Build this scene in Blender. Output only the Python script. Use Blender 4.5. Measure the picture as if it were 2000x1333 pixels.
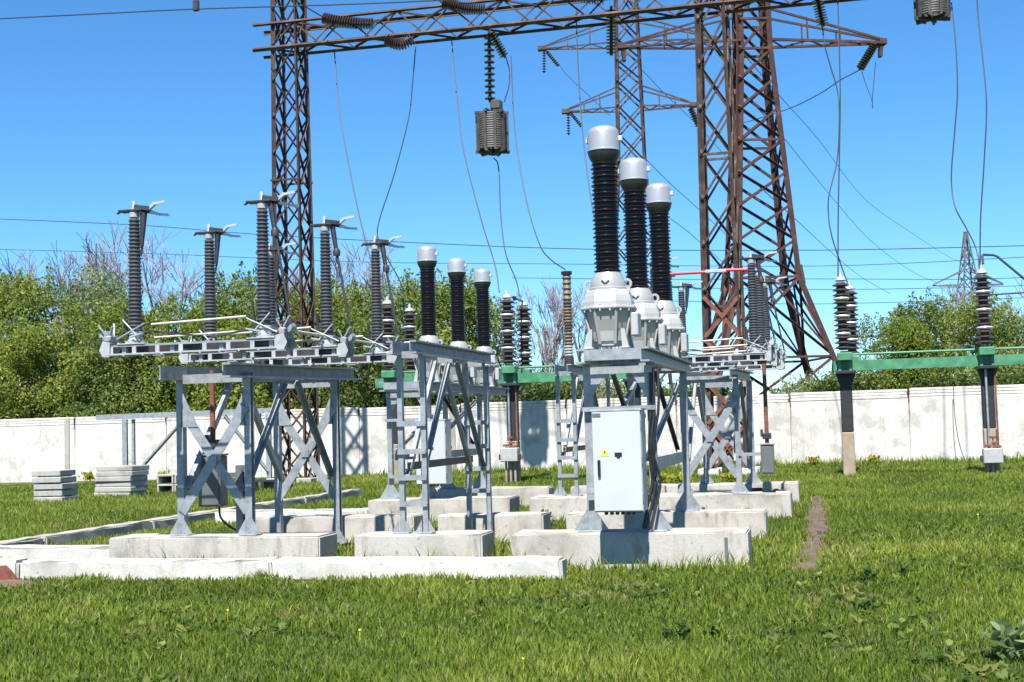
import bpy, bmesh, math, random
import numpy as np
from mathutils import Vector, Matrix, Quaternion

for o in list(bpy.data.objects):
    bpy.data.objects.remove(o)
S = bpy.context.scene
COL = S.collection
R = random.Random(7)
rad = math.radians

# ------------------------------------------------------------------ camera
# x runs along the equipment rows (and the wall), y away from the viewer
cam_d = bpy.data.cameras.new('camera')
cam_d.sensor_width = 36.0
cam_d.lens = 36.0 * 2640 / 2000
cam_d.clip_start = 0.1
cam_d.clip_end = 3000
cam = bpy.data.objects.new('camera', cam_d)
COL.objects.link(cam)
yaw, pitch, roll = rad(13.5), math.atan(166 / 2640), math.atan(0.029)
fw = Vector((-math.sin(yaw) * math.cos(pitch), math.cos(yaw) * math.cos(pitch), math.sin(pitch)))
r0 = Vector((math.cos(yaw), math.sin(yaw), 0))
u0 = r0.cross(fw)
rt = r0 * math.cos(roll) - u0 * math.sin(roll)
up = u0 * math.cos(roll) + r0 * math.sin(roll)
cam.matrix_world = Matrix(((rt.x, up.x, -fw.x, 0), (rt.y, up.y, -fw.y, 0), (rt.z, up.z, -fw.z, 1.6), (0, 0, 0, 1)))
S.camera = cam

# ------------------------------------------------------------------ light
SUN_ELEV = rad(57)
sun_dir = Vector((-0.05, 1.0, 0)).normalized() * math.cos(SUN_ELEV) + Vector((0, 0, -math.sin(SUN_ELEV)))  # travel of light
sl = bpy.data.lights.new('sun', 'SUN')
sl.energy = 5.0
sl.angle = rad(0.53)
sl.color = (1.0, 0.955, 0.88)
so = bpy.data.objects.new('sun', sl)
so.rotation_euler = sun_dir.to_track_quat('-Z', 'Y').to_euler()
so.location = (-10, -40, 60)
COL.objects.link(so)

W = bpy.data.worlds.new('World')
S.world = W
W.use_nodes = True
nt = W.node_tree
nt.nodes.clear()
wo = nt.nodes.new('ShaderNodeOutputWorld')
bg = nt.nodes.new('ShaderNodeBackground')
sky = nt.nodes.new('ShaderNodeTexSky')
sky.sky_type = 'NISHITA'
sky.sun_disc = False
sky.sun_elevation = SUN_ELEV
to_sun = -sun_dir
sky.sun_rotation = math.atan2(to_sun.x, to_sun.y)
sky.altitude = 2000
sky.air_density = 1.0
sky.dust_density = 0.0
sky.ozone_density = 10.0
hs = nt.nodes.new('ShaderNodeHueSaturation')
hs.inputs['Hue'].default_value = 0.493
hs.inputs['Saturation'].default_value = 1.1
hs.inputs['Value'].default_value = 1.0
gm = nt.nodes.new('ShaderNodeGamma')
gm.inputs['Gamma'].default_value = 1.0
nt.links.new(sky.outputs[0], hs.inputs['Color'])
nt.links.new(hs.outputs[0], bg.inputs['Color'])
bg.inputs['Strength'].default_value = 0.088
nt.links.new(bg.outputs[0], wo.inputs['Surface'])

S.render.engine = 'CYCLES'
S.view_settings.view_transform = 'Standard'
S.view_settings.look = 'None'
S.view_settings.gamma = 1.0
S.view_settings.use_curve_mapping = False
S.view_settings.exposure = 1.2

# ------------------------------------------------------------------ materials
MATS = {}


def nodes_of(name):
    m = bpy.data.materials.new(name)
    m.use_nodes = True
    t = m.node_tree
    b = t.nodes['Principled BSDF']
    MATS[name] = m
    return m, t, b


def lk(t, a, b):
    t.links.new(a, b)


def world_noise(t, scale, detail=4, rough=0.55, coord='pos', stretch=None):
    if coord == 'pos':
        g = t.nodes.new('ShaderNodeNewGeometry').outputs['Position']
    else:
        g = t.nodes.new('ShaderNodeTexCoord').outputs[coord]
    if stretch:
        mp = t.nodes.new('ShaderNodeMapping')
        mp.inputs['Scale'].default_value = stretch
        lk(t, g, mp.inputs['Vector'])
        g = mp.outputs[0]
    n = t.nodes.new('ShaderNodeTexNoise')
    n.inputs['Scale'].default_value = scale
    n.inputs['Detail'].default_value = detail
    n.inputs['Roughness'].default_value = rough
    lk(t, g, n.inputs['Vector'])
    return n.outputs['Fac']


def ramp(t, fac, stops):
    r = t.nodes.new('ShaderNodeValToRGB')
    e = r.color_ramp.elements
    while len(e) < len(stops):
        e.new(0.5)
    for el, (p, c) in zip(e, stops):
        el.position = p
        el.color = (c[0], c[1], c[2], 1)
    lk(t, fac, r.inputs[0])
    return r.outputs['Color']


def mixc(t, fac, a, b, mode='MIX'):
    m = t.nodes.new('ShaderNodeMix')
    m.data_type = 'RGBA'
    m.blend_type = mode
    for sock, v in ((m.inputs[0], fac), (m.inputs[6], a), (m.inputs[7], b)):
        if hasattr(v, 'links'):
            lk(t, v, sock)
        elif isinstance(v, (int, float)):
            sock.default_value = v
        else:
            sock.default_value = (v[0], v[1], v[2], 1)
    return m.outputs[2]


def bump(t, b, fac, strength=0.3, dist=0.01):
    n = t.nodes.new('ShaderNodeBump')
    n.inputs['Strength'].default_value = strength
    n.inputs['Distance'].default_value = dist
    lk(t, fac, n.inputs['Height'])
    lk(t, n.outputs[0], b.inputs['Normal'])


def simple(name, col, rough=0.5, metal=0.0, var=0.2, scale=6.0, coat=0.0, bmp=0.0):
    m, t, b = nodes_of(name)
    n = world_noise(t, scale)
    lo = [c * (1 - var) for c in col]
    hi = [min(1, c * (1 + var)) for c in col]
    lk(t, ramp(t, n, [(0.3, lo), (0.7, hi)]), b.inputs['Base Color'])
    b.inputs['Roughness'].default_value = rough
    b.inputs['Metallic'].default_value = metal
    if coat:
        b.inputs['Coat Weight'].default_value = coat
        b.inputs['Coat Roughness'].default_value = 0.08
    if bmp:
        bump(t, b, world_noise(t, scale * 4), bmp)
    return m


def two_tone(name, stops, scale, rough=0.7, metal=0.0, bmp=0.2, fine=40.0, stretch=None):
    m, t, b = nodes_of(name)
    n = world_noise(t, scale, 6, 0.62, stretch=stretch)
    c = ramp(t, n, stops)
    f = world_noise(t, fine, 4, 0.6)
    c = mixc(t, 0.35, c, ramp(t, f, [(0.3, (0.35, 0.35, 0.35)), (0.7, (0.62, 0.62, 0.62))]), 'OVERLAY')
    lk(t, c, b.inputs['Base Color'])
    b.inputs['Roughness'].default_value = rough
    b.inputs['Metallic'].default_value = metal
    if bmp:
        bump(t, b, f, bmp)
    return m


two_tone('galvanised', [(0.28, (0.141, 0.160, 0.173)), (0.42, (0.216, 0.239, 0.257)), (0.6, (0.281, 0.299, 0.318)), (0.75, (0.355, 0.370, 0.378))], 9, 0.45, 0.2, 0.1, 45)
two_tone('bright_steel', [(0.3, (0.289, 0.306, 0.319)), (0.7, (0.425, 0.438, 0.442))], 8, 0.4, 0.15, 0.05, 60)
two_tone('dark_steel', [(0.3, (0.022, 0.023, 0.03)), (0.7, (0.06, 0.055, 0.06))], 8, 0.5, 0.3, 0.1, 60)
two_tone('weathered_steel', [(0.3, (0.027, 0.018, 0.016)), (0.5, (0.056, 0.032, 0.026)), (0.64, (0.106, 0.072, 0.052)), (0.78, (0.200, 0.150, 0.098))], 2.2, 0.8, 0.0, 0.3, 30)
two_tone('rusty_steel', [(0.3, (0.029, 0.015, 0.013)), (0.55, (0.060, 0.026, 0.020)), (0.75, (0.130, 0.053, 0.033))], 2.5, 0.85, 0.0, 0.3, 30)
two_tone('red_rust', [(0.3, (0.085, 0.03, 0.02)), (0.7, (0.22, 0.085, 0.05))], 5, 0.85, 0.0, 0.3, 30)
simple('silver_paint', (0.365, 0.365, 0.353), 0.36, 0.12, 0.06, 3)
simple('aluminium_cap', (0.432, 0.428, 0.418), 0.34, 0.5, 0.05, 3)
simple('ring_white', (0.527, 0.518, 0.510), 0.35, 0.1, 0.05, 9)
simple('neck_grey_tank_shade', (0.306, 0.310, 0.302), 0.36, 0.12, 0.08, 4)
simple('cast_grey', (0.42, 0.43, 0.44), 0.42, 0.3, 0.1, 9)
simple('brown_porcelain', (0.011, 0.0075, 0.0065), 0.34, 0.0, 0.3, 5)
MATS['brown_porcelain'].node_tree.nodes['Principled BSDF'].inputs['Specular IOR Level'].default_value = 0.3
simple('black_rubber', (0.016, 0.018, 0.02), 0.45, 0.0, 0.2, 9)
simple('grey_polymer', (0.055, 0.053, 0.056), 0.42, 0.0, 0.15, 6)
simple('dusty_porcelain', (0.045, 0.036, 0.033), 0.38, 0.0, 0.4, 20)
simple('tan_insulator', (0.143, 0.109, 0.064), 0.5, 0.0, 0.3, 14)
simple('string_brown', (0.09, 0.06, 0.045), 0.35, 0.0, 0.4, 14)
simple('green_paint', (0.05, 0.19, 0.098), 0.5, 0.0, 0.3, 5)
simple('cabinet_paint', (0.408, 0.433, 0.429), 0.33, 0.0, 0.04, 2)
simple('grey_paint', (0.10, 0.115, 0.118), 0.45, 0.0, 0.15, 5)
simple('light_grey_paint', (0.323, 0.327, 0.319), 0.5, 0.0, 0.12, 8)
simple('red_paint', (0.55, 0.045, 0.04), 0.4, 0.0, 0.1, 5)
simple('yellow_sticker', (0.85, 0.72, 0.06), 0.4, 0.0, 0.03, 5)
simple('black_plastic', (0.012, 0.013, 0.015), 0.4, 0.0, 0.1, 5)
simple('pale_rod', (0.468, 0.451, 0.374), 0.45, 0.1, 0.12, 6)
simple('conductor', (0.022, 0.032, 0.036), 0.6, 0.0, 0.1, 3)
simple('trap_grey', (0.055, 0.052, 0.048), 0.6, 0.1, 0.4, 9)
simple('tar_black', (0.014, 0.015, 0.017), 0.6, 0.0, 0.3, 9)
two_tone('tan_concrete', [(0.3, (0.221, 0.170, 0.119)), (0.7, (0.323, 0.264, 0.196))], 5, 0.9, 0, 0.4, 40)
two_tone('bark', [(0.3, (0.07, 0.055, 0.045)), (0.7, (0.16, 0.13, 0.11))], 6, 0.9, 0, 0.3, 30)
two_tone('twig', [(0.3, (0.17, 0.145, 0.15)), (0.7, (0.27, 0.235, 0.235))], 2, 0.9, 0, 0.0, 30)
two_tone('dirt', [(0.25, (0.055, 0.036, 0.024)), (0.5, (0.095, 0.064, 0.043)), (0.75, (0.145, 0.105, 0.075))], 3.5, 0.97, 0, 0.0, 25)
two_tone('brick_red', [(0.3, (0.13, 0.035, 0.025)), (0.7, (0.24, 0.07, 0.045))], 9, 0.9, 0, 0.4, 60)


def concrete(name, base, dark, stain, stain_amt=0.5):
    m, t, b = nodes_of(name)
    n = world_noise(t, 1.7, 6, 0.6)
    c = ramp(t, n, [(0.3, dark), (0.5, base), (0.8, [min(1, x * 1.08) for x in base])])
    v = world_noise(t, 3.2, 5, 0.7, stretch=(2.2, 2.2, 0.5))
    st = ramp(t, v, [(0.52, (0, 0, 0)), (0.72, (1, 1, 1))])
    mul = t.nodes.new('ShaderNodeMath')
    mul.operation = 'MULTIPLY'
    mul.inputs[1].default_value = stain_amt
    lk(t, st, mul.inputs[0])
    c = mixc(t, mul.outputs[0], c, stain)
    f = world_noise(t, 45, 5, 0.65)
    c = mixc(t, 0.3, c, ramp(t, f, [(0.3, (0.33, 0.33, 0.33)), (0.7, (0.62, 0.62, 0.62))]), 'OVERLAY')
    p = world_noise(t, 14, 2, 0.5)
    pit = ramp(t, p, [(0.27, (0.45, 0.43, 0.4)), (0.33, (1, 1, 1))])
    c = mixc(t, 0.6, c, pit, 'MULTIPLY')
    lk(t, c, b.inputs['Base Color'])
    b.inputs['Roughness'].default_value = 0.9
    bump(t, b, f, 0.35, 0.01)
    return m


concrete('concrete', (0.378, 0.360, 0.329), (0.244, 0.225, 0.198), (0.180, 0.154, 0.122), 0.75)
concrete('whitewashed', (0.484, 0.472, 0.442), (0.357, 0.344, 0.315), (0.255, 0.221, 0.170), 0.5)
concrete('slab_concrete', (0.323, 0.315, 0.297), (0.212, 0.204, 0.191), (0.153, 0.140, 0.123))
concrete('kerb_concrete', (0.323, 0.306, 0.276), (0.238, 0.221, 0.196), (0.170, 0.145, 0.119))


def wall_material():
    m, t, b = nodes_of('wall_whitewash')
    n = world_noise(t, 0.9, 6, 0.62)
    c = ramp(t, n, [(0.28, (0.383, 0.365, 0.335)), (0.42, (0.479, 0.461, 0.435)), (0.7, (0.531, 0.518, 0.492))])
    # patches where the whitewash has flaked to grey
    f = world_noise(t, 1.6, 7, 0.7)
    fl = ramp(t, f, [(0.52, (0, 0, 0)), (0.6, (1, 1, 1))])
    ml = t.nodes.new('ShaderNodeMath')
    ml.operation = 'MULTIPLY'
    ml.inputs[1].default_value = 0.6
    lk(t, fl, ml.inputs[0])
    c = mixc(t, ml.outputs[0], c, (0.30, 0.285, 0.26))
    # thin vertical run marks
    v = world_noise(t, 1.0, 4, 0.6, stretch=(7, 7, 0.35))
    c = mixc(t, 0.5, c, ramp(t, v, [(0.36, (0.78, 0.75, 0.7)), (0.48, (1, 1, 1))]), 'MULTIPLY')
    # rust run-off at the panel edge
    tc = t.nodes.new('ShaderNodeTexCoord')
    sp = t.nodes.new('ShaderNodeSeparateXYZ')
    lk(t, tc.outputs['Generated'], sp.inputs[0])
    ex = ramp(t, sp.outputs['X'], [(0.0, (1, 1, 1)), (0.016, (0, 0, 0))])
    ez = ramp(t, sp.outputs['Z'], [(0.55, (0, 0, 0)), (0.78, (0.8, 0.8, 0.8)), (0.95, (0.9, 0.9, 0.9)), (1.0, (0.5, 0.5, 0.5))])
    e = mixc(t, 1.0, ex, ez, 'MULTIPLY')
    c = mixc(t, e, c, (0.2, 0.095, 0.05))
    fi = world_noise(t, 22, 5, 0.65)
    c = mixc(t, 0.22, c, ramp(t, fi, [(0.3, (0.33, 0.33, 0.33)), (0.7, (0.62, 0.62, 0.62))]), 'OVERLAY')
    lk(t, c, b.inputs['Base Color'])
    b.inputs['Roughness'].default_value = 0.92
    bump(t, b, fi, 0.3, 0.02)


wall_material()


def leaf_material(name, trans=0.35, rough=0.55):
    m, t, b = nodes_of(name)
    at = t.nodes.new('ShaderNodeAttribute')
    at.attribute_name = 'tint'
    lk(t, at.outputs['Color'], b.inputs['Base Color'])
    b.inputs['Roughness'].default_value = rough
    b.inputs['Specular IOR Level'].default_value = 0.25
    tr = t.nodes.new('ShaderNodeBsdfTranslucent')
    lk(t, at.outputs['Color'], tr.inputs['Color'])
    mx = t.nodes.new('ShaderNodeMixShader')
    mx.inputs[0].default_value = trans
    lk(t, b.outputs[0], mx.inputs[1])
    lk(t, tr.outputs[0], mx.inputs[2])
    lk(t, mx.outputs[0], t.nodes['Material Output'].inputs['Surface'])


leaf_material('leaf', 0.5)
leaf_material('grass_blade', 0.45, 0.6)


def ground_material():
    m, t, b = nodes_of('ground_turf')
    n = world_noise(t, 0.5, 6, 0.65)
    c = ramp(t, n, [(0.3, (0.045, 0.065, 0.014)), (0.55, (0.065, 0.09, 0.018)), (0.75, (0.10, 0.105, 0.035))])
    f = world_noise(t, 16, 5, 0.7)
    c = mixc(t, 0.5, c, ramp(t, f, [(0.3, (0.25, 0.25, 0.25)), (0.7, (0.7, 0.7, 0.7))]), 'OVERLAY')
    lk(t, c, b.inputs['Base Color'])
    b.inputs['Roughness'].default_value = 0.95
    bump(t, b, f, 0.8, 0.03)


ground_material()

# ------------------------------------------------------------------ geometry helpers


class MB:
    """collects shapes and links them as ONE mesh object"""

    def __init__(s):
        s.v, s.f, s.sm = [], [], []

    def add(s, vs, fs, smooth=False, M=None):
        k = len(s.v)
        for p in vs:
            p = Vector(p)
            s.v.append((M @ p) if M else p)
        for f in fs:
            s.f.append([i + k for i in f])
            s.sm.append(smooth)
        return s

    def box(s, x0, x1, y0, y1, z0, z1, M=None):
        vs = [(x, y, z) for z in (z0, z1) for y in (y0, y1) for x in (x0, x1)]
        return s.add(vs, [(0, 2, 3, 1), (4, 5, 7, 6), (0, 1, 5, 4), (2, 6, 7, 3), (0, 4, 6, 2), (1, 3, 7, 5)], M=M)

    def cbox(s, x0, x1, y0, y1, z0, z1, c=0.01, M=None):
        bm = bmesh.new()
        bmesh.ops.create_cube(bm, size=1)
        for v in bm.verts:
            v.co = Vector(((x0 + x1) / 2 + v.co.x * (x1 - x0), (y0 + y1) / 2 + v.co.y * (y1 - y0), (z0 + z1) / 2 + v.co.z * (z1 - z0)))
        bmesh.ops.bevel(bm, geom=bm.edges[:], offset=c, segments=1, affect='EDGES')
        bm.verts.index_update()
        s.add([v.co.copy() for v in bm.verts], [[v.index for v in f.verts] for f in bm.faces], M=M)
        bm.free()
        return s

    def prism(s, pts, axis, a, b, M=None):
        """polygon pts in the plane normal to axis, extruded a..b"""
        n = len(pts)
        vs = []
        for h in (a, b):
            for p in pts:
                vs.append({'x': (h, p[0], p[1]), 'y': (p[0], h, p[1]), 'z': (p[0], p[1], h)}[axis])
        fs = [list(range(n))[::-1], list(range(n, 2 * n))] + [[i, (i + 1) % n, n + (i + 1) % n, n + i] for i in range(n)]
        return s.add(vs, fs, M=M)

    def lathe(s, prof, n=20, M=None, cap=True):
        vs, fs = [], []
        for r, z in prof:
            for i in range(n):
                a = 2 * math.pi * i / n
                vs.append((r * math.cos(a), r * math.sin(a), z))
        for j in range(len(prof) - 1):
            for i in range(n):
                k = (i + 1) % n
                fs.append((j * n + i, j * n + k, (j + 1) * n + k, (j + 1) * n + i))
        if cap:
            fs.append(list(range(n))[::-1])
            fs.append([(len(prof) - 1) * n + i for i in range(n)])
        return s.add(vs, fs, True, M)

    def bar(s, a, b, w, h, n=4, upv=(0, 0, 1)):
        a, b = Vector(a), Vector(b)
        M = frame(a, b, upv)
        L = (b - a).length
        if n == 4:
            s.box(-w / 2, w / 2, -h / 2, h / 2, 0, L, M)
        else:
            s.lathe([(w / 2, 0), (h / 2, L)], n, M)
        return s

    def tube(s, pts, r, n=6):
        pts = [Vector(p) for p in pts]
        vs, fs = [], []
        for i, p in enumerate(pts):
            d = (pts[min(i + 1, len(pts) - 1)] - pts[max(i - 1, 0)]).normalized()
            q = d.to_track_quat('Z', 'Y')
            rr = r[i] if isinstance(r, (list, tuple)) else r
            for k in range(n):
                a = 2 * math.pi * k / n
                vs.append(p + q @ Vector((rr * math.cos(a), rr * math.sin(a), 0)))
        for j in range(len(pts) - 1):
            for i in range(n):
                k = (i + 1) % n
                fs.append((j * n + i, j * n + k, (j + 1) * n + k, (j + 1) * n + i))
        fs.append(list(range(n))[::-1])
        fs.append([(len(pts) - 1) * n + i for i in range(n)])
        return s.add(vs, fs, True)

    def mesh(s, name, mat):
        me = bpy.data.meshes.new(name)
        me.from_pydata([tuple(v) for v in s.v], [], s.f)
        me.polygons.foreach_set('use_smooth', s.sm)
        me.materials.append(MATS[mat])
        if any(s.sm):
            me.set_sharp_from_angle(angle=rad(40))
        me.update()
        return me

    def build(s, name, mat, parent=None, loc=(0, 0, 0), rz=0):
        return put(name, s.mesh(name, mat), parent, loc, rz)


def frame(a, b, upv=(0, 0, 1)):
    z = (b - a).normalized()
    u = Vector(upv)
    if abs(z.dot(u)) > 0.97:
        u = Vector((0, 1, 0))
    x = u.cross(z).normalized()
    y = z.cross(x)
    return Matrix(((x.x, y.x, z.x, a.x), (x.y, y.y, z.y, a.y), (x.z, y.z, z.z, a.z), (0, 0, 0, 1)))


def put(name, me, parent=None, loc=(0, 0, 0), rz=0):
    o = bpy.data.objects.new(name, me)
    COL.objects.link(o)
    o.location = loc
    o.rotation_euler = (0, 0, rz)
    if parent is not None:
        o.parent = parent
    return o


def tag(o, label, cat, group=None, kind=None):
    if label:
        o['label'] = label
    if cat:
        o['category'] = cat
    if group:
        o['group'] = group
    if kind:
        o['kind'] = kind
    return o


def thing(name, label, cat, loc=(0, 0, 0), rz=0, group=None):
    o = put(name, None, None, loc, rz)
    o.empty_display_size = 0.2
    return tag(o, label, cat, group)


UNIT = {}


def unit(shape, mat):
    k = (shape, mat)
    if k in UNIT:
        return UNIT[k]
    b = MB()
    if shape == 'box':
        b.box(-.5, .5, -.5, .5, 0, 1)
    elif shape == 'angle':
        t = .16
        b.prism([(-.5, -.5), (.5, -.5), (.5, -.5 + t), (-.5 + t, -.5 + t), (-.5 + t, .5), (-.5, .5)], 'z', 0, 1)
    elif shape == 'channel':
        t = .13
        b.prism([(-.5, -.5), (.5, -.5), (.5, -.5 + t), (-.5 + t, -.5 + t), (-.5 + t, .5 - t), (.5, .5 - t), (.5, .5), (-.5, .5)], 'z', 0, 1)
    elif shape == 'tube':
        b.lathe([(.5, 0), (.5, 1)], 10)
    UNIT[k] = b.mesh(shape + '_' + mat, mat)
    return UNIT[k]


def bar(par, name, a, b, w, h, mat, shape='box', upv=(0, 0, 1)):
    """one straight member as its own object; alike members share mesh data"""
    a, b = Vector(a), Vector(b)
    o = bpy.data.objects.new(name, unit(shape, mat))
    COL.objects.link(o)
    o.parent = par
    o.matrix_local = frame(a, b, upv) @ Matrix.Diagonal((w, h, (b - a).length, 1))
    return o


def copy_tree(o, loc, rz=0, label=None, parent=None):
    c = o.copy()
    COL.objects.link(c)
    if parent is None:
        c.location = loc
        c.rotation_euler = (0, 0, rz)
        if label:
            c['label'] = label
    else:
        c.parent = parent
    for ch in list(o.children):
        copy_tree(ch, None, 0, None, c)
    return c


def smooth_path(pts, n=6):
    pts = [Vector(p) for p in pts]
    if len(pts) == 2:
        return pts
    P = [pts[0] * 2 - pts[1]] + pts + [pts[-1] * 2 - pts[-2]]
    out = []
    for i in range(1, len(P) - 2):
        for k in range(n):
            t = k / n
            a, b, c, d = P[i - 1], P[i], P[i + 1], P[i + 2]
            out.append(0.5 * (2 * b + (c - a) * t + (2 * a - 5 * b + 4 * c - d) * t * t + (3 * b - a - 3 * c + d) * t ** 3))
    out.append(pts[-1])
    return out


def vnoise(x, y, seed=0):
    """smooth value noise for numpy arrays"""
    xi, yi = np.floor(x).astype(np.int64), np.floor(y).astype(np.int64)
    fx, fy = x - xi, y - yi
    fx, fy = fx * fx * (3 - 2 * fx), fy * fy * (3 - 2 * fy)

    def h(a, b):
        n = (a * 374761393 + b * 668265263 + seed * 974711) & 0x7fffffff
        n = ((n ^ (n >> 13)) * 1274126177) & 0x7fffffff
        return ((n ^ (n >> 16)) & 0xffff) / 65535.0
    return (h(xi, yi) * (1 - fx) + h(xi + 1, yi) * fx) * (1 - fy) + (h(xi, yi + 1) * (1 - fx) + h(xi + 1, yi + 1) * fx) * fy


def soup(name, verts, tris, tints, mat):
    """triangle mesh from numpy arrays with a colour per vertex"""
    me = bpy.data.meshes.new(name)
    nv, nf = len(verts), len(tris)
    me.vertices.add(nv)
    me.vertices.foreach_set('co', verts.astype(np.float32).ravel())
    me.loops.add(nf * 3)
    me.loops.foreach_set('vertex_index', tris.astype(np.int32).ravel())
    me.polygons.add(nf)
    me.polygons.foreach_set('loop_start', np.arange(0, nf * 3, 3, dtype=np.int32))
    at = me.attributes.new('tint', 'FLOAT_COLOR', 'POINT')
    c = np.ones((nv, 4), np.float32)
    c[:, :3] = tints
    at.data.foreach_set('color', c.ravel())
    me.materials.append(MATS[mat])
    me.update(calc_edges=True)
    me.validate()
    return me

# ================================================================== SETTING
g = MB()
g.add([(-900, -60, 0), (900, -60, 0), (900, 1500, 0), (-900, 1500, 0)], [(0, 1, 2, 3)])
tag(g.build('ground', 'ground_turf'), None, None, kind='structure')

# bare trench strip of dirt running away on the right, gently mounded
dp = MB()
NV, NC = 260, 9
pts = []
for i in range(NV + 1):
    y = 14.42 + (28.2 - 14.42) * i / NV
    f = min(1, 3.0 * min(i, NV - i) / 40)
    w0 = .5 * (1 + .8 * (float(vnoise(np.array([y * 1.3]), np.array([.5]), 4)[0]) - .3)) * .36 * (.25 + .75 * f)
    cx = -.435 + .06 * math.sin((y - 14) * .35) + .09 * (float(vnoise(np.array([y * .6]), np.array([7.5]), 5)[0]) - .5)
    for j in range(NC):
        e = j / (NC - 1) * 2 - 1
        x = cx + e * w0
        hz = .006 + (1 - e * e) * (.018 + .006 * float(vnoise(np.array([x * 4 + 40]), np.array([y * 1.5]), 8)[0]))
        pts.append((x, y, hz))
dp.add(pts, [(i * NC + k, i * NC + k + 1, (i + 1) * NC + k + 1, (i + 1) * NC + k) for i in range(NV) for k in range(NC - 1)], True)
tag(dp.build('dirt_path', 'dirt'), None, None, kind='structure')

# ---------------------------------------------------------------- perimeter wall
wall = thing('perimeter_wall', 'long whitewashed concrete panel wall behind the whole switchyard', 'wall', (0, 46, 0))
PW = 3.8
k0 = -11
for k in range(k0, 5):
    x0 = -1.59 + PW * k
    hgt = 2.44 + 0.03 * math.sin(k * 1.9)
    b = MB()
    b.cbox(0.004, PW - 0.004, 0, 0.14, -0.05, hgt - 0.30, 0.006)
    put_o = b.build('panel', 'wall_whitewash', wall, (x0, 0, 0))
    for j in range(3):          # brick-like coping courses on top of each panel
        c = MB()
        c.cbox(0.02 + R.uniform(0, .03), PW - 0.02 - R.uniform(0, .03), -0.012 + R.uniform(-.006, .006), 0.15, hgt - 0.293 + j * 0.098, hgt - 0.203 + j * 0.098, 0.012)
        c.build('coping_course', 'wall_whitewash', wall, (x0, 0, 0))
    if k in (-7, 3, -3):
        p = MB()
        p.cbox(-0.10, 0.10, -0.06, 0.2, -0.05, hgt - 0.02, 0.015)
        p.build('pillar', 'kerb_concrete', wall, (x0 - 0.3, 0, 0))
    h_ = MB()
    h_.tube([(0, -.012, hgt - 0.04), (0, -.025, hgt - 0.2), (0.02, -.012, hgt - 0.45)], 0.016, 5)
    h_.build('lifting_hook', 'rusty_steel', wall, (x0, 0, 0))

# ---------------------------------------------------------------- concrete blocks and kerbs


def block(name, label, x0, x1, y0, y1, z0, z1, mat, cat, group=None, c=0.018, rz=0, jig=0.006):
    b = MB()
    nx = max(1, int((x1 - x0) / 0.35))
    ny = max(1, int((y1 - y0) / 0.35))
    bm = bmesh.new()
    bmesh.ops.create_cube(bm, size=1)
    for v in bm.verts:
        v.co = Vector(((v.co.x) * (x1 - x0), (v.co.y) * (y1 - y0), (v.co.z + .5) * (z1 - z0)))
    bmesh.ops.bevel(bm, geom=bm.edges[:], offset=c, segments=2, affect='EDGES')
    long_e = [e for e in bm.edges if e.calc_length() > max(x1 - x0, y1 - y0) * 0.8]
    bmesh.ops.subdivide_edges(bm, edges=long_e, cuts=max(nx, ny))
    rj = random.Random(hash((round(x0, 2), round(y0, 2))) & 0xffff)
    for v in bm.verts:
        v.co += Vector((rj.uniform(-jig, jig), rj.uniform(-jig, jig), rj.uniform(-jig, jig)))
    bm.verts.index_update()
    b.add([v.co.copy() for v in bm.verts], [[v.index for v in f.verts] for f in bm.faces])
    bm.free()
    o = b.build(name, mat, None, ((x0 + x1) / 2, (y0 + y1) / 2, z0), rz)
    return tag(o, label, cat, group)


GB = 'concrete foundation blocks under the steel stands'
BLK = [
    ('long concrete block under the near disconnector stand', -8.60, -5.90, 14.75, 15.35),
    ('short concrete block under the near ladder stand', -5.47, -3.96, 14.75, 15.35),
    ('concrete block under the white cabinet with its dark shadow', -3.63, -1.01, 14.75, 15.35),
    ('second-row concrete block behind the rear legs of the near disconnector stand', -8.34, -5.79, 17.98, 18.5),
    ('second-row short concrete block behind the rear ladder legs', -5.45, -3.96, 17.98, 18.5),
    ('second-row concrete block behind the cabinet, right end bare in grass', -3.64, -0.99, 17.98, 18.5),
    ('third-row concrete block under the far white cabinet', -7.94, -5.44, 22.1, 22.9),
    ('third-row short concrete block under the far ladder stand', -5.09, -3.62, 22.1, 23.0),
    ('third-row concrete block under the far disconnector stand', -3.32, -0.81, 22.1, 22.9),
    ('fourth-row concrete block under the rear legs of the far transformer stand', -8.1, -5.54, 25.72, 26.3),
    ('fourth-row short concrete block behind the far ladder stand', -5.1, -3.75, 25.72, 26.3),
    ('fourth-row concrete block below the rusty gantry column, with dark openings', -3.46, -0.79, 25.72, 26.3),
]
for lab, x0, x1, y0, y1 in BLK:
    block('concrete_block', lab, x0, x1, y0, y1, -0.02, 0.4, 'concrete', 'block', GB, rz=R.uniform(-.004, .004))

GK = 'low concrete kerb beams lying in the grass'
xs = [-15.2, -12.2, -9.15, -6.05, -2.83]
labs = ['white kerb beam running out of the left edge of the frame', 'white kerb beam at the far left of the front row, beside the soil heap',
        'front white kerb beam under the left end of the long block', 'rightmost front white kerb beam with a broken end']
for i in range(4):
    block('kerb_beam', labs[i], xs[i] + .01, xs[i + 1] - .01, 13.72 + R.uniform(-.02, .02), 14.0, -0.02, 0.23, 'whitewashed', 'kerb', GK, 0.03, R.uniform(-.006, .006), 0.012)
block('kerb_beam', 'white beam left of the long block, ending at the frame edge', -11.0, -8.36, 15.35, 15.75, -.02, .24, 'whitewashed', 'kerb', GK, 0.03, 0.004, 0.014)
block('kerb_beam', 'long white sleeper beam lying behind the second row of blocks', -10.9, -7.98, 22.3, 22.65, -.02, .24, 'whitewashed', 'kerb', GK, 0.03, 0.0, 0.014)
yk = [14.6, 17.7, 20.9, 24.2, 27.6, 31.2]
kn = ['nearest', 'second', 'middle', 'fourth', 'farthest']
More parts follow.
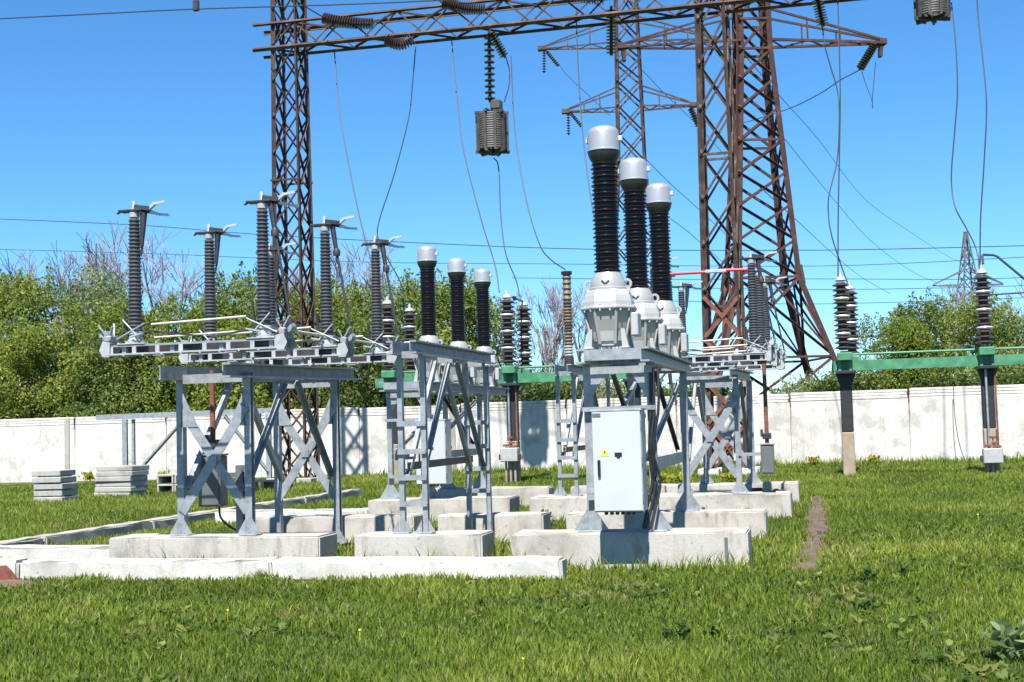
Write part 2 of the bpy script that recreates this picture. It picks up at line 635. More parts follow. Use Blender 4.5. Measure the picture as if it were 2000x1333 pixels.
for i in range(5):
    block('kerb_stone', kn[i] + ' stone of the grey kerb line slanting away on the left', -11.62 + R.uniform(-.02, .02), -11.34, yk[i] + .02, yk[i + 1] - .02, -.02, .19, 'kerb_concrete', 'kerb', 'grey kerb stones slanting away', 0.025, R.uniform(-.004, .004), 0.01)

# ---------------------------------------------------------------- lattice steel


def lattice_box(par, secs, legw, brw, mat, panels, brmat=None, diag='x', leg='leg', brace='brace', zax=True):
    """four legs through the sections [(s, hu, hv, cu, cv)] plus diagonal braces; s runs along z (or x)"""
    brmat = brmat or mat

    def P(s, a, c):
        for q, w in zip(secs, secs[1:]):
            if q[0] <= s <= w[0] + 1e-6:
                t = (s - q[0]) / (w[0] - q[0])
                hu, hv = q[1] + (w[1] - q[1]) * t, q[2] + (w[2] - q[2]) * t
                break
        return Vector((a * hu, c * hv, s)) if zax else Vector((s, a * hu, c * hv))
    corners = [(-1, -1), (1, -1), (1, 1), (-1, 1)]
    for a, c in corners:
        for q, w in zip(secs, secs[1:]):
            bar(par, leg, P(q[0], a, c), P(w[0], a, c), legw, legw, mat, 'angle', (-c, a, 0) if zax else (0, -a, -c))
    off = 0.012
    for i, (s0, s1) in enumerate(zip(panels, panels[1:])):
        for j in range(4):
            c0, c1 = corners[j], corners[(j + 1) % 4]
            A, B = P(s0, *c0), P(s1, *c1)
            Cc, D = P(s0, *c1), P(s1, *c0)
            nrm = ((A + B + Cc + D) / 4)
            nrm = Vector((nrm.x, nrm.y, 0)) if zax else Vector((0, nrm.y, nrm.z))
            nrm.normalize()
            if diag == 'x' or (diag == 'z' and (i + j) % 2 == 0):
                bar(par, brace, A + nrm * off, B + nrm * off, brw, brw, brmat, 'angle', nrm)
            if diag == 'x' or (diag == 'z' and (i + j) % 2 == 1):
                bar(par, brace, Cc - nrm * off, D - nrm * off, brw, brw, brmat, 'angle', nrm)


def steps(a, b, n):
    return [a + (b - a) * i / n for i in range(n + 1)]


GY = 40.0
GT = 'gantry columns'
tl = thing('gantry_column', 'slender rusty lattice gantry column rising behind the near disconnector', 'gantry', (-16.68, GY, 0), 0, GT)
lattice_box(tl, [(0, .5, .5), (17.5, .37, .37)], .11, .062, 'weathered_steel', steps(0, 17.5, 15), 'rusty_steel', 'x')
for z in (5.1, 9.6, 13.85, 14.65):
    for a in (-1, 1):
        bar(tl, 'strut', (-.55, a * .42, z), (.55, a * .42, z), .06, .06, 'rusty_steel', 'angle')
for a in (-1, 1):
    for c in (-1, 1):
        MB().cbox(-.25, .25, -.25, .25, -.05, .18, .02).build('footing', 'kerb_concrete', tl, (a * .5, c * .5, 0))
tr_ = thing('gantry_column', 'rusty lattice gantry column in front of the broad pylon', 'gantry', (-3.18, GY, 0), 0, GT)
lattice_box(tr_, [(0, .55, .55), (17.5, .35, .35)], .13, .07, 'weathered_steel', steps(0, 17.5, 13), 'weathered_steel', 'x')
for z in (4.9, 9.4, 13.85, 14.65):
    for a in (-1, 1):
        bar(tr_, 'strut', (-.5, a * .42, z), (.5, a * .42, z), .07, .07, 'weathered_steel', 'angle')
for a in (-1, 1):
    for c in (-1, 1):
        MB().cbox(-.3, .3, -.3, .3, -.05, .2, .02).build('footing', 'whitewashed', tr_, (a * .55, c * .55, 0))
# heavier red-rusted lower panel plates of this column
for a in (-1, 1):
    for z0 in (0.25, 1.5, 2.75, 4.0):
        bar(tr_, 'gusset_brace', (-.53, -.56, z0 + (0 if a < 0 else 1.2)), (.53, -.56, z0 + (1.2 if a < 0 else 0)), .11, .05, 'red_rust', 'angle', (0, -1, 0))

gb = thing('gantry_beam', 'lattice steel gantry beam crossing the top of the sky between both columns', 'gantry', (0, GY, 14.25))
lattice_box(gb, [(-17.75, .42, .39), (8.0, .42, .39)], .11, .055, 'weathered_steel', steps(-17.2, 7.7, 29), 'weathered_steel', 'z', 'chord', 'brace', zax=False)

# broad strain pylon just behind the wall
py = thing('lattice_pylon', 'broad rusty lattice pylon with splayed legs standing behind the wall', 'pylon', (-2.75, 54, 0), rad(16))
lattice_box(py, [(0, 3.3, 3.3), (7.05, 1.22, 1.22), (16.2, .62, .62), (24, .55, .55)], .22, .10, 'rusty_steel', [0, 3.9, 7.05, 8.5, 9.9, 11.2, 12.5, 13.8, 15, 16.2, 17.5, 19, 20.5, 22, 24], 'rusty_steel', 'x')
for z, h in ((3.9, 2.15), (7.05, 1.22), (12.5, .86), (16.2, .62), (17.4, .6)):
    for a in (-1, 1):
        bar(py, 'horizontal_strut', (-h, a * h, z), (h, a * h, z), .09, .09, 'rusty_steel', 'angle')
        bar(py, 'horizontal_strut', (a * h, -h, z), (a * h, h, z), .09, .09, 'rusty_steel', 'angle')
for a in (-1, 1):       # secondary bracing of the splayed bottom panel
    for c in (-1, 1):
        bar(py, 'knee_brace', (a * 2.15, c * 2.15, 3.9), (0, c * 1.25, 7.0), .08, .08, 'rusty_steel', 'angle')
        bar(py, 'knee_brace', (a * 2.15, c * 2.15, 3.9), (a * 1.25, 0, 7.0), .08, .08, 'rusty_steel', 'angle')
        bar(py, 'gusset_plate', (a * 1.25, c * 1.25, 6.75), (a * 1.16, c * 1.16, 7.5), .34, .04, 'rusty_steel')
for z in (16.55, 20.5):
    L_ = 5.25 if z < 18 else 3.6
    for s in (-1, 1):
        for c in (-1, 1):
            bar(py, 'crossarm_chord', (s * .6, c * .6, z), (s * L_, c * .08, z - .05), .10, .10, 'rusty_steel', 'angle')
            bar(py, 'crossarm_tie', (s * .58, c * .58, z + 1.25), (s * L_, c * .06, z + .08), .085, .085, 'rusty_steel', 'angle')
        n = 6
        for i in range(n):
            t0, t1 = i / n, (i + 1) / n
            sg = 1 if i % 2 else -1
            y0, y1 = .6 * (1 - t0) + .08 * t0, .6 * (1 - t1) + .08 * t1
            bar(py, 'crossarm_brace', (s * (.6 + (L_ - .6) * t0), sg * y0, z), (s * (.6 + (L_ - .6) * t1), -sg * y1, z - .02), .055, .055, 'rusty_steel', 'angle')
        for t in (.33, .62):
            xx = .6 + (L_ - .6) * t
            for c in (-1, 1):
                bar(py, 'crossarm_post', (s * xx, c * (.6 - .52 * t), z), (s * xx, c * (.58 - .52 * t), z + 1.25 * (1 - t) + .08 * t), .055, .055, 'rusty_steel', 'angle')
        bar(py, 'tip_plate', (s * L_, -.22, z - .02), (s * L_, .22, z - .02), .3, .22, 'rusty_steel')
        bar(py, 'tip_hanger', (s * (L_ - .05), 0, z - .1), (s * (L_ - .1), 0, z - .62), .12, .3, 'rusty_steel')

# tall tower far beyond
p2 = thing('lattice_tower', 'slim dark two-armed lattice tower far behind the tall transformers', 'pylon', (-12.35, 86, 0), rad(8))
lattice_box(p2, [(0, 2.4, 2.4), (18, .86, .86), (32, .62, .62)], .18, .10, 'weathered_steel', [0, 5, 9.5, 13, 16, 18.3, 20.2, 22, 23.6, 25, 26.4, 28, 30, 32], 'weathered_steel', 'x')
for z, L_, hh in ((21.9, 4.15, 1.35), (26.15, 5.6, 1.6)):
    for s in (-1, 1):
        for c in (-1, 1):
            bar(p2, 'crossarm_chord', (s * .72, c * .72, z), (s * L_, c * .1, z), .10, .10, 'weathered_steel', 'angle')
            bar(p2, 'crossarm_tie', (s * .7, c * .7, z + hh), (s * L_, c * .08, z + .12), .09, .09, 'weathered_steel', 'angle')
        for i in range(6):
            t0, t1 = i / 6, (i + 1) / 6
            sg = 1 if i % 2 else -1
            bar(p2, 'crossarm_brace', (s * (.72 + (L_ - .72) * t0), sg * (.72 - .62 * t0), z), (s * (.72 + (L_ - .72) * t1), -sg * (.72 - .62 * t1), z), .06, .06, 'weathered_steel', 'angle')
        for t in (.35, .65):
            xx = .72 + (L_ - .72) * t
            for c in (-1, 1):
                bar(p2, 'crossarm_post', (s * xx, c * (.72 - .62 * t), z), (s * xx, c * (.7 - .62 * t), z + hh * (1 - t)), .06, .06, 'weathered_steel', 'angle')
        bar(p2, 'tip_plate', (s * L_, -.25, z + .02), (s * L_, .25, z + .02), .5, .25, 'weathered_steel')

p3 = thing('lattice_tower', 'tiny distant lattice tower top poking above the right hedge', 'pylon', (18.45, 200, 0), rad(20))
lattice_box(p3, [(0, 3.0, 3.0), (19, 1.15, 1.15), (27.2, .15, .15)], .2, .12, 'grey_paint', [0, 6, 11, 15, 17.2, 19, 21, 23, 25, 27.2], 'grey_paint', 'x')
for s, L_ in ((-1, 5.2), (1, 5.2)):
    for c in (-1, 1):
        bar(p3, 'crossarm_chord', (s * 1.1, c * 1.1, 19.6), (s * L_, 0, 19.6), .2, .2, 'grey_paint', 'angle')
        bar(p3, 'crossarm_tie', (s * .8, c * .8, 21.6), (s * L_, 0, 19.7), .16, .16, 'grey_paint', 'angle')

# ---------------------------------------------------------------- vegetation


def crown_mesh(name, seed, rx, ry, h, n, pal, leaf=0.15, shoots=25):
    rn = np.random.RandomState(seed)
    nl = 46
    # lobe centres fill a dome
    a = rn.uniform(0, 2 * np.pi, nl)
    rr_ = np.sqrt(rn.uniform(0, 1, nl))
    zz = rn.uniform(0.08, 0.86, nl)
    taper = np.sqrt(np.clip(1 - ((zz - 0.3) / 0.75) ** 2, 0.12, 1))
    cx, cy, cz = rx * .80 * rr_ * taper * np.cos(a), ry * .80 * rr_ * taper * np.sin(a), zz * h
    lr = rn.uniform(.14, .27, nl) * (rx + ry) / 2 + .25
    li = rn.randint(0, nl, n)
    d = rn.normal(size=(n, 3))
    d /= np.linalg.norm(d, axis=1)[:, None]
    d[:, 2] = d[:, 2] * .9 + .15
    rad_ = lr[li] * (rn.uniform(.45, 1.08, n) ** .6)
    P = np.stack([cx[li], cy[li], cz[li]], 1) + d * rad_[:, None]
    lobe_t = rn.uniform(0, 1, nl)[li]
    # upright leafy shoots breaking the outline
    ns = n // 9
    si = rn.randint(0, shoots, ns)
    sa, sr = rn.uniform(0, 2 * np.pi, shoots), np.sqrt(rn.uniform(0, 1, shoots)) * .85
    base_z = h * (.55 + .33 * np.sqrt(np.clip(1 - sr ** 2, 0, 1)))
    sl_ = rn.uniform(.2, 1.3, shoots) ** 1.5 * h * .12
    t = rn.uniform(0, 1, ns)
    P[:ns, 0] = rx * sr[si] * np.cos(sa[si]) + rn.normal(0, .2, ns) * (1.25 - t)
    P[:ns, 1] = ry * sr[si] * np.sin(sa[si]) + rn.normal(0, .2, ns) * (1.25 - t)
    P[:ns, 2] = base_z[si] + t * sl_[si]
    P[:, 2] = np.maximum(P[:, 2], .15)
    # leaf triangles pairs (quads)
    nrm = d * .6 + rn.normal(size=(n, 3)) * .6
    nrm[:, 2] += .35
    nrm /= np.linalg.norm(nrm, axis=1)[:, None]
    ux = np.cross(nrm, rn.normal(size=(n, 3)))
    ux /= np.linalg.norm(ux, axis=1)[:, None]
    uy = np.cross(nrm, ux)
    s = (leaf * rn.uniform(.6, 1.35, n))[:, None]
    V = np.stack([P - ux * s * .9, P - uy * s * .42, P + ux * s * .9, P + uy * s * .42], 1).reshape(-1, 3)
    k = np.arange(n)[:, None] * 4
    T = np.concatenate([k + np.array([[0, 1, 2]]), k + np.array([[0, 2, 3]])], 0)
    pal = np.array(pal)
    mixv = np.clip(lobe_t * .65 + rn.uniform(0, .5, n) - .05, 0, .999) * (len(pal) - 1)
    i0 = mixv.astype(int)
    f = (mixv - i0)[:, None]
    c = pal[i0] * (1 - f) + pal[i0 + 1] * f
    c *= rn.uniform(.8, 1.2, n)[:, None]
    return soup(name, V, T, np.repeat(c, 4, 0), 'leaf')


def limb_mesh(name, seed, h, spread, depth, mat, n0=5, r0=.12, twig_min=.006):
    rn = random.Random(seed)
    b = MB()

    def grow(p, d, L, r, lev):
        n = 3
        pts, rs = [p], [r]
        for i in range(n):
            d = (d + Vector((rn.uniform(-.22, .22), rn.uniform(-.22, .22), rn.uniform(-.06, .16)))).normalized()
            p = p + d * L / n
            pts.append(p)
            rs.append(max(twig_min, r * (1 - .45 * (i + 1) / n)))
        b.tube(pts, rs, 5 if lev < 2 else 3)
        if lev < depth:
            for j in range(rn.randint(3, 4)):
                t = rn.uniform(.35, 1)
                q = pts[min(n, int(t * n) + 0)] if t < 1 else pts[-1]
                dd = (d + Vector((rn.uniform(-1, 1) * spread, rn.uniform(-1, 1) * spread, rn.uniform(-.1, .7)))).normalized()
                grow(q, dd, L * rn.uniform(.5, .72), max(twig_min, rs[-1] * .72), lev + 1)
    for j in range(n0):
        a = 2 * math.pi * j / n0 + rn.uniform(-.4, .4)
        grow(Vector((0, 0, h * .22)), Vector((math.cos(a) * spread * .5, math.sin(a) * spread * .5, 1)).normalized(), h * .36, r0 * .6, 0)
    return b.mesh(name, mat)


def trunk_mesh(name, h, r, mat):
    b = MB()
    b.tube([(0, 0, -.1), (.03, .02, h * .4), (-.03, .04, h)], [r, r * .8, r * .55], 7)
    return b.mesh(name, mat)


PAL1 = [(0.088, 0.148, 0.026), (0.155, 0.216, 0.034), (0.221, 0.269, 0.048), (0.309, 0.328, 0.075)]
PAL2 = [(0.067, 0.121, 0.03), (0.118, 0.18, 0.04), (0.18, 0.233, 0.056), (0.257, 0.295, 0.09)]
PAL3 = [(0.091, 0.134, 0.046), (0.16, 0.213, 0.08), (0.24, 0.291, 0.126), (0.343, 0.377, 0.211)]
CROWNS = [crown_mesh('crown', 11, 2.7, 2.3, 6.6, 28000, PAL1, .08, 40),
          crown_mesh('crown', 23, 2.4, 2.2, 6.8, 28000, PAL2, .078, 44),
          crown_mesh('crown', 37, 3.0, 2.4, 6.2, 28000, PAL1, .084, 38),
          crown_mesh('crown', 44, 2.3, 2.6, 6.4, 26000, PAL2, .08, 40),
          crown_mesh('crown', 47, 2.9, 2.1, 6.5, 28000, PAL1, .074, 46),
          crown_mesh('crown', 51, 2.2, 2.0, 6.8, 15000, PAL3, .07, 60)]
STEMS = [limb_mesh('limbs', 5, 5.2, .75, 1, 'bark', 6, .12, .02), limb_mesh('limbs', 9, 5.6, .65, 1, 'bark', 5, .12, .02)]
LOWC = [crown_mesh('crown', 61, 2.4, 1.5, 2.9, 12000, PAL2, .078, 44), crown_mesh('crown', 67, 2.2, 1.4, 2.6, 10000, PAL3, .068, 24)]
TRK = trunk_mesh('trunk', 2.4, .13, 'bark')
# (x, y, crown kind, height, label)
BUSH = [
    (-37.4, 51.0, 5, 8.0, 'pale spiky leafy shrub at the left edge behind the wall'),
    (-34.6, 52.6, 0, 8.2, 'tall leafy tree with upright shoots at the far left behind the wall'),
    (-33.0, 49.6, 4, 5.9, 'broad green bush over the wall above the left slab stack'),
    (-31.6, 53.4, 5, 8.4, 'thin spiky shrub rising into the bare branches at the left'),
    (-29.9, 50.8, 0, 6.7, 'rounded green bush left of the first post insulator'),
    (-28.2, 49.4, 3, 5.6, 'darker green bush behind the left end of the disconnector rail'),
    (-27.3, 52.0, 2, 6.5, 'yellow-green bush just right of the first post insulator'),
    (-25.2, 50.4, 0, 6.6, 'green bush behind the second post insulator'),
    (-23.6, 51.8, 3, 7.7, 'tallest dense green tree between the second and third post insulators'),
    (-21.6, 49.8, 2, 6.2, 'green bush low behind the near disconnector stand'),
    (-20.2, 52.0, 0, 7.1, 'leafy tree seen through the slender gantry column'),
    (-18.3, 50.0, 3, 5.9, 'green bush right of the slender gantry column'),
    (-17.2, 52.6, 5, 7.2, 'thin pale tree behind the last near post insulator'),
    (-15.3, 51.0, 0, 7.0, 'leafy tree behind the first two far transformers'),
    (-13.4, 51.8, 5, 6.2, 'pale loose shrub behind the third far transformer'),
]
for i, (x, y, k, h, lab) in enumerate(BUSH):
    t = thing('bushy_tree', lab, 'tree', (x, y, 0), R.uniform(0, 6.28), 'leafy bushes behind the left half of the wall')
    put('trunk', TRK, t)
    put('limbs', STEMS[i % 2], t)
    c = put('crown', CROWNS[k], t)
    c.scale = (R.uniform(.95, 1.2), R.uniform(.9, 1.1), 1.15 * h / max(v.co.z for v in CROWNS[k].vertices))
RB = [
    (1.9, 50.2, 0, 4.9, 'green bush right of the twin arrester post'),
    (3.2, 52.4, 1, 5.8, 'tall green bush in the middle of the right hedge'),
    (5.0, 50.6, 4, 5.5, 'dense green bush behind the single arrester stack'),
    (7.2, 51.2, 5, 5.0, 'pale spiky bush at the right edge of the picture'),
    (9.8, 51.0, 0, 5.2, 'green bush just beyond the right edge of the hedge'),
]
for i, (x, y, k, h, lab) in enumerate(RB):
    t = thing('bushy_tree', lab, 'tree', (x, y, 0), R.uniform(0, 6.28), 'leafy bushes behind the right end of the wall')
    put('trunk', TRK, t)
    put('limbs', STEMS[i % 2], t).scale = (.8, .8, .75)
    c = put('crown', CROWNS[k], t)
    c.scale = (.78, .8, 1.1 * h / max(v.co.z for v in CROWNS[k].vertices))
LB = [(-14.6, 48.8, 0, 4.4, 'low dark bush over the wall beside the twin arresters'), (-11.9, 49.6, 1, 4.3, 'low brushy shrub behind the brown banded column'),
      (-10.2, 49.0, 0, 3.9, 'low bush over the wall left of the cabinet'), (-7.6, 49.6, 1, 3.7, 'low shrub over the wall above the cabinet'),
      (-5.2, 49.2, 0, 3.4, 'low shrub over the wall behind the far disconnector'), (-1.0, 50.6, 1, 3.5, 'low brown-green brush between the pylon legs'),
      (0.6, 49.0, 0, 3.5, 'low bush at the foot of the pylon behind the twin arrester post'), (3.6, 48.6, 0, 3.3, 'low bush filling the hedge under the right green beam'),
      (6.6, 48.8, 0, 3.3, 'low bush under the green beam at the right edge')]
for x, y, k, h, lab in LB:
    t = thing('low_shrub', lab, 'shrub', (x, y, 0), R.uniform(0, 6.28), 'low shrubs just behind the wall')
    put('trunk', TRK, t).scale = (.5, .5, .5)
    c = put('crown', LOWC[k], t)
    c.scale = (1, 1, h / max(v.co.z for v in LOWC[k].vertices))
BARE = [limb_mesh('branches', 71, 8.5, .85, 4, 'twig', 3, .14, .008), limb_mesh('branches', 77, 8.5, .7, 4, 'twig', 4, .13, .008), limb_mesh('branches', 83, 8.0, .95, 4, 'twig', 3, .13, .008)]
BT = trunk_mesh('trunk', 2.6, .16, 'bark')
BTS = [(-38.2, 57.5, 0, 1.05, 'bare twiggy tree at the very left edge'), (-35.3, 58.5, 1, 1.08, 'bare branching tree left of the first post insulator'),
       (-32.6, 57.5, 2, 1.12, 'bare tree with forked crown directly left of the first post insulator'), (-29.4, 58.0, 0, 1.0, 'greyish bare tree between the first and second post insulators'),
       (-24.2, 59.0, 1, .92, 'bare tree top behind the slender gantry column'), (-20.9, 58.0, 2, 1.0, 'bare tree with fine twigs between the two dropper wires'),
       (-12.0, 57.0, 1, .78, 'bare slim tree behind the brown banded column'), (-10.3, 57.5, 0, .74, 'bare slim tree between the banded column and the tall transformers'),
       (5.4, 60.0, 2, .70, 'faint bare treetop behind the right hedge beside the distant tower'), (8.2, 60.0, 0, .72, 'faint bare treetop at the right edge above the hedge')]
for x, y, k, s, lab in BTS:
    t = thing('bare_tree', lab, 'tree', (x, y, 0), R.uniform(0, 6.28), 'bare trees rising behind the bushes')
    put('trunk', BT, t)
    zt = max(v.co.z for v in BARE[k].vertices)
    sc = s * 10.4 / zt
    put('branches', BARE[k], t).scale = (sc, sc, sc)

# ---------------------------------------------------------------- grass
EXC = [(b[1] - .02, b[2] + .02, b[3] - .02, b[4] + .02) for b in BLK] + [(-15.2, -2.83, 13.72, 14.0), (-11.0, -8.36, 15.35, 15.75), (-10.9, -7.98, 22.3, 22.65), (-11.62, -11.34, 14.6, 31.2)]


def make_grass():
    rn = np.random.RandomState(5)
    N = 600000
    d0, d1 = 6.8, 47.5
    e = 0.45
    d = (d0 ** e + rn.uniform(0, 1, N) * (d1 ** e - d0 ** e)) ** (1 / e)
    s = rn.uniform(-1, 1, N) * (0.40 * d + 1.2)
    sy, cy = math.sin(yaw), math.cos(yaw)
    x = -sy * d + cy * s
    y = cy * d + sy * s
    # clumping: pull part of the blades towards tuft centres
    keep = y < 45.95
    for a, b_, c, d_ in EXC:
        keep &= ~((x > a) & (x < b_) & (y > c) & (y < d_))
    bend = .06 * np.sin((y - 14) * .35)
    dirt = (x > -.59 + bend + .04 * np.sin(y * 3.1)) & (x < -.28 + bend + .04 * np.sin(y * 2.3 + 1)) & (y > 14.5) & (y < 28.0)
    dc = np.abs(x + .435) / .2
    keep &= ~(dirt & (rn.uniform(0, 1, N) > .03 + .55 * np.clip(np.abs(x + .435 - bend) / .17 - .3, 0, 1) * (vnoise(x * 9, y * 2.2, 17) > .35) + .12 * (vnoise(x * 4, y * 1.1, 18) > .6)))
    n1 = vnoise(x * .55 + 9, y * .55, 1)
    n2 = vnoise(x * 2.3, y * 2.3 + 5, 2)
    n3 = vnoise(x * 7, y * 7, 3)
    keep &= rn.uniform(0, 1, N) < (.55 + .45 * n3 + .2 * n2)
    x, y, d, n1, n2, n3 = (q[keep] for q in (x, y, d, n1, n2, n3))
    n = len(x)
    h = (.022 + .032 * n1 + .06 * n2 ** 3 + .018 * n3) * rn.uniform(.55, 1.45, n)
    # taller where mowers do not reach: along block faces, kerbs and the wall foot
    edge = np.zeros(n, bool)
    for a, b_, c, d_ in EXC[:12]:
        edge |= (x > a - .22) & (x < b_ + .22) & (y > c - .25) & (y < d_ + .2)
    h[edge] *= .8 + 1.9 * rn.uniform(0, 1, edge.sum()) ** 2.2
    wl = y > 44.9
    h[wl] *= rn.uniform(1.2, 3.2, wl.sum())
    h *= 1 + .012 * (d - 8)
    w = .0042 * (d / 8.0) ** .95 * rn.uniform(.7, 1.5, n)
    a = rn.uniform(0, 2 * np.pi, n)
    dx, dy = np.cos(a), np.sin(a)
    b2 = rn.uniform(0, 2 * np.pi, n)
    lean = h * rn.uniform(.1, .75, n)
    lx, ly = np.cos(b2) * lean, np.sin(b2) * lean
    z0 = np.zeros(n)
    A = np.stack([x - dx * w, y - dy * w, z0], 1)
    B = np.stack([x + dx * w, y + dy * w, z0], 1)
    Mx, My = x + lx * .35, y + ly * .35
    C = np.stack([Mx + dx * w * .8, My + dy * w * .8, h * .6], 1)
    D = np.stack([Mx - dx * w * .8, My - dy * w * .8, h * .6], 1)
    E = np.stack([x + lx, y + ly, h], 1)
    pal = np.array([(0.080, 0.130, 0.015), (0.140, 0.205, 0.022), (0.205, 0.265, 0.035), (0.29, 0.32, 0.065)])
    mv = np.clip(.02 + .8 * n1 + .4 * (n2 - .5) + rn.normal(0, .17, n), 0, .999) * 3
    i0 = mv.astype(int)
    f = (mv - i0)[:, None]
    col = pal[i0] * (1 - f) + pal[i0 + 1] * f
    dry = rn.uniform(0, 1, n) < (.05 + .14 * (n3 > .8) + .25 * (vnoise(x * .9 + 30, y * .9, 14) > .84))
    col[dry] = np.array((.27, .25, .10)) * rn.uniform(.6, 1.2, dry.sum())[:, None]
    col *= rn.uniform(.8, 1.2, n)[:, None]
    near = d < 19
    i = np.where(near)[0]
    nn = len(i)
    V1 = np.stack([A[i], B[i], C[i], D[i], E[i]], 1).reshape(-1, 3)
    k = np.arange(nn)[:, None] * 5
    T1 = np.concatenate([k + np.array([[0, 1, 2]]), k + np.array([[0, 2, 3]]), k + np.array([[3, 2, 4]])], 0)
    c1 = np.repeat(col[i], 5, 0)
    j = np.where(~near)[0]
    V2 = np.stack([A[j], B[j], E[j]], 1).reshape(-1, 3)
    T2 = np.arange(len(j) * 3).reshape(-1, 3) + len(V1)
    c2 = np.repeat(col[j], 3, 0)
    me = soup('grass', np.concatenate([V1, V2]), np.concatenate([T1, T2]), np.concatenate([c1, c2]), 'grass_blade')
    tag(put('grass', me), 'uneven spring grass covering the switchyard ground', 'grass', kind='stuff')


make_grass()

# ================================================================== EQUIPMENT


def shed_profile(r_core, r_shed, z0, z1, n, tilt=.35):
    p = [(r_core, z0)]
    st = (z1 - z0) / n
    for i in range(n):
        z = z0 + i * st
        p += [(r_core, z + st * .18), (r_shed, z + st * (.40 - tilt * .2)), (r_shed * .995, z + st * .50), (r_core, z + st * .78)]
    p.append((r_core, z1))
    return p


# ---------------------------------------------------------------- disconnector poles
ROD = MB().lathe(shed_profile(.078, .105, 0, .45, 8) + [], 16)


def post_mesh():
    p = []
    n = 30
    H = 1.30
    for i in range(n):
        z = H * i / n
        st = H / n
        rc = .075 - .022 * (i / n)
        rs = rc + .014
        p += [(rc, z), (rc, z + st * .2), (rs, z + st * .38), (rs, z + st * .5), (rc, z + st * .75)]
    p.append((.053, H))
    return MB().lathe(p, 18).mesh('insulator', 'grey_polymer')


POST = post_mesh()
PED = MB().lathe([(.12, 0), (.12, .03), (.085, .035), (.075, .10), (.095, .105), (.095, .135)], 16).mesh('pedestal', 'cast_grey')
CAP = MB().lathe([(.06, 0), (.065, .05), (.05, .06), (.045, .10), (.028, .105), (.022, .19)], 14).mesh('cap', 'cast_grey')


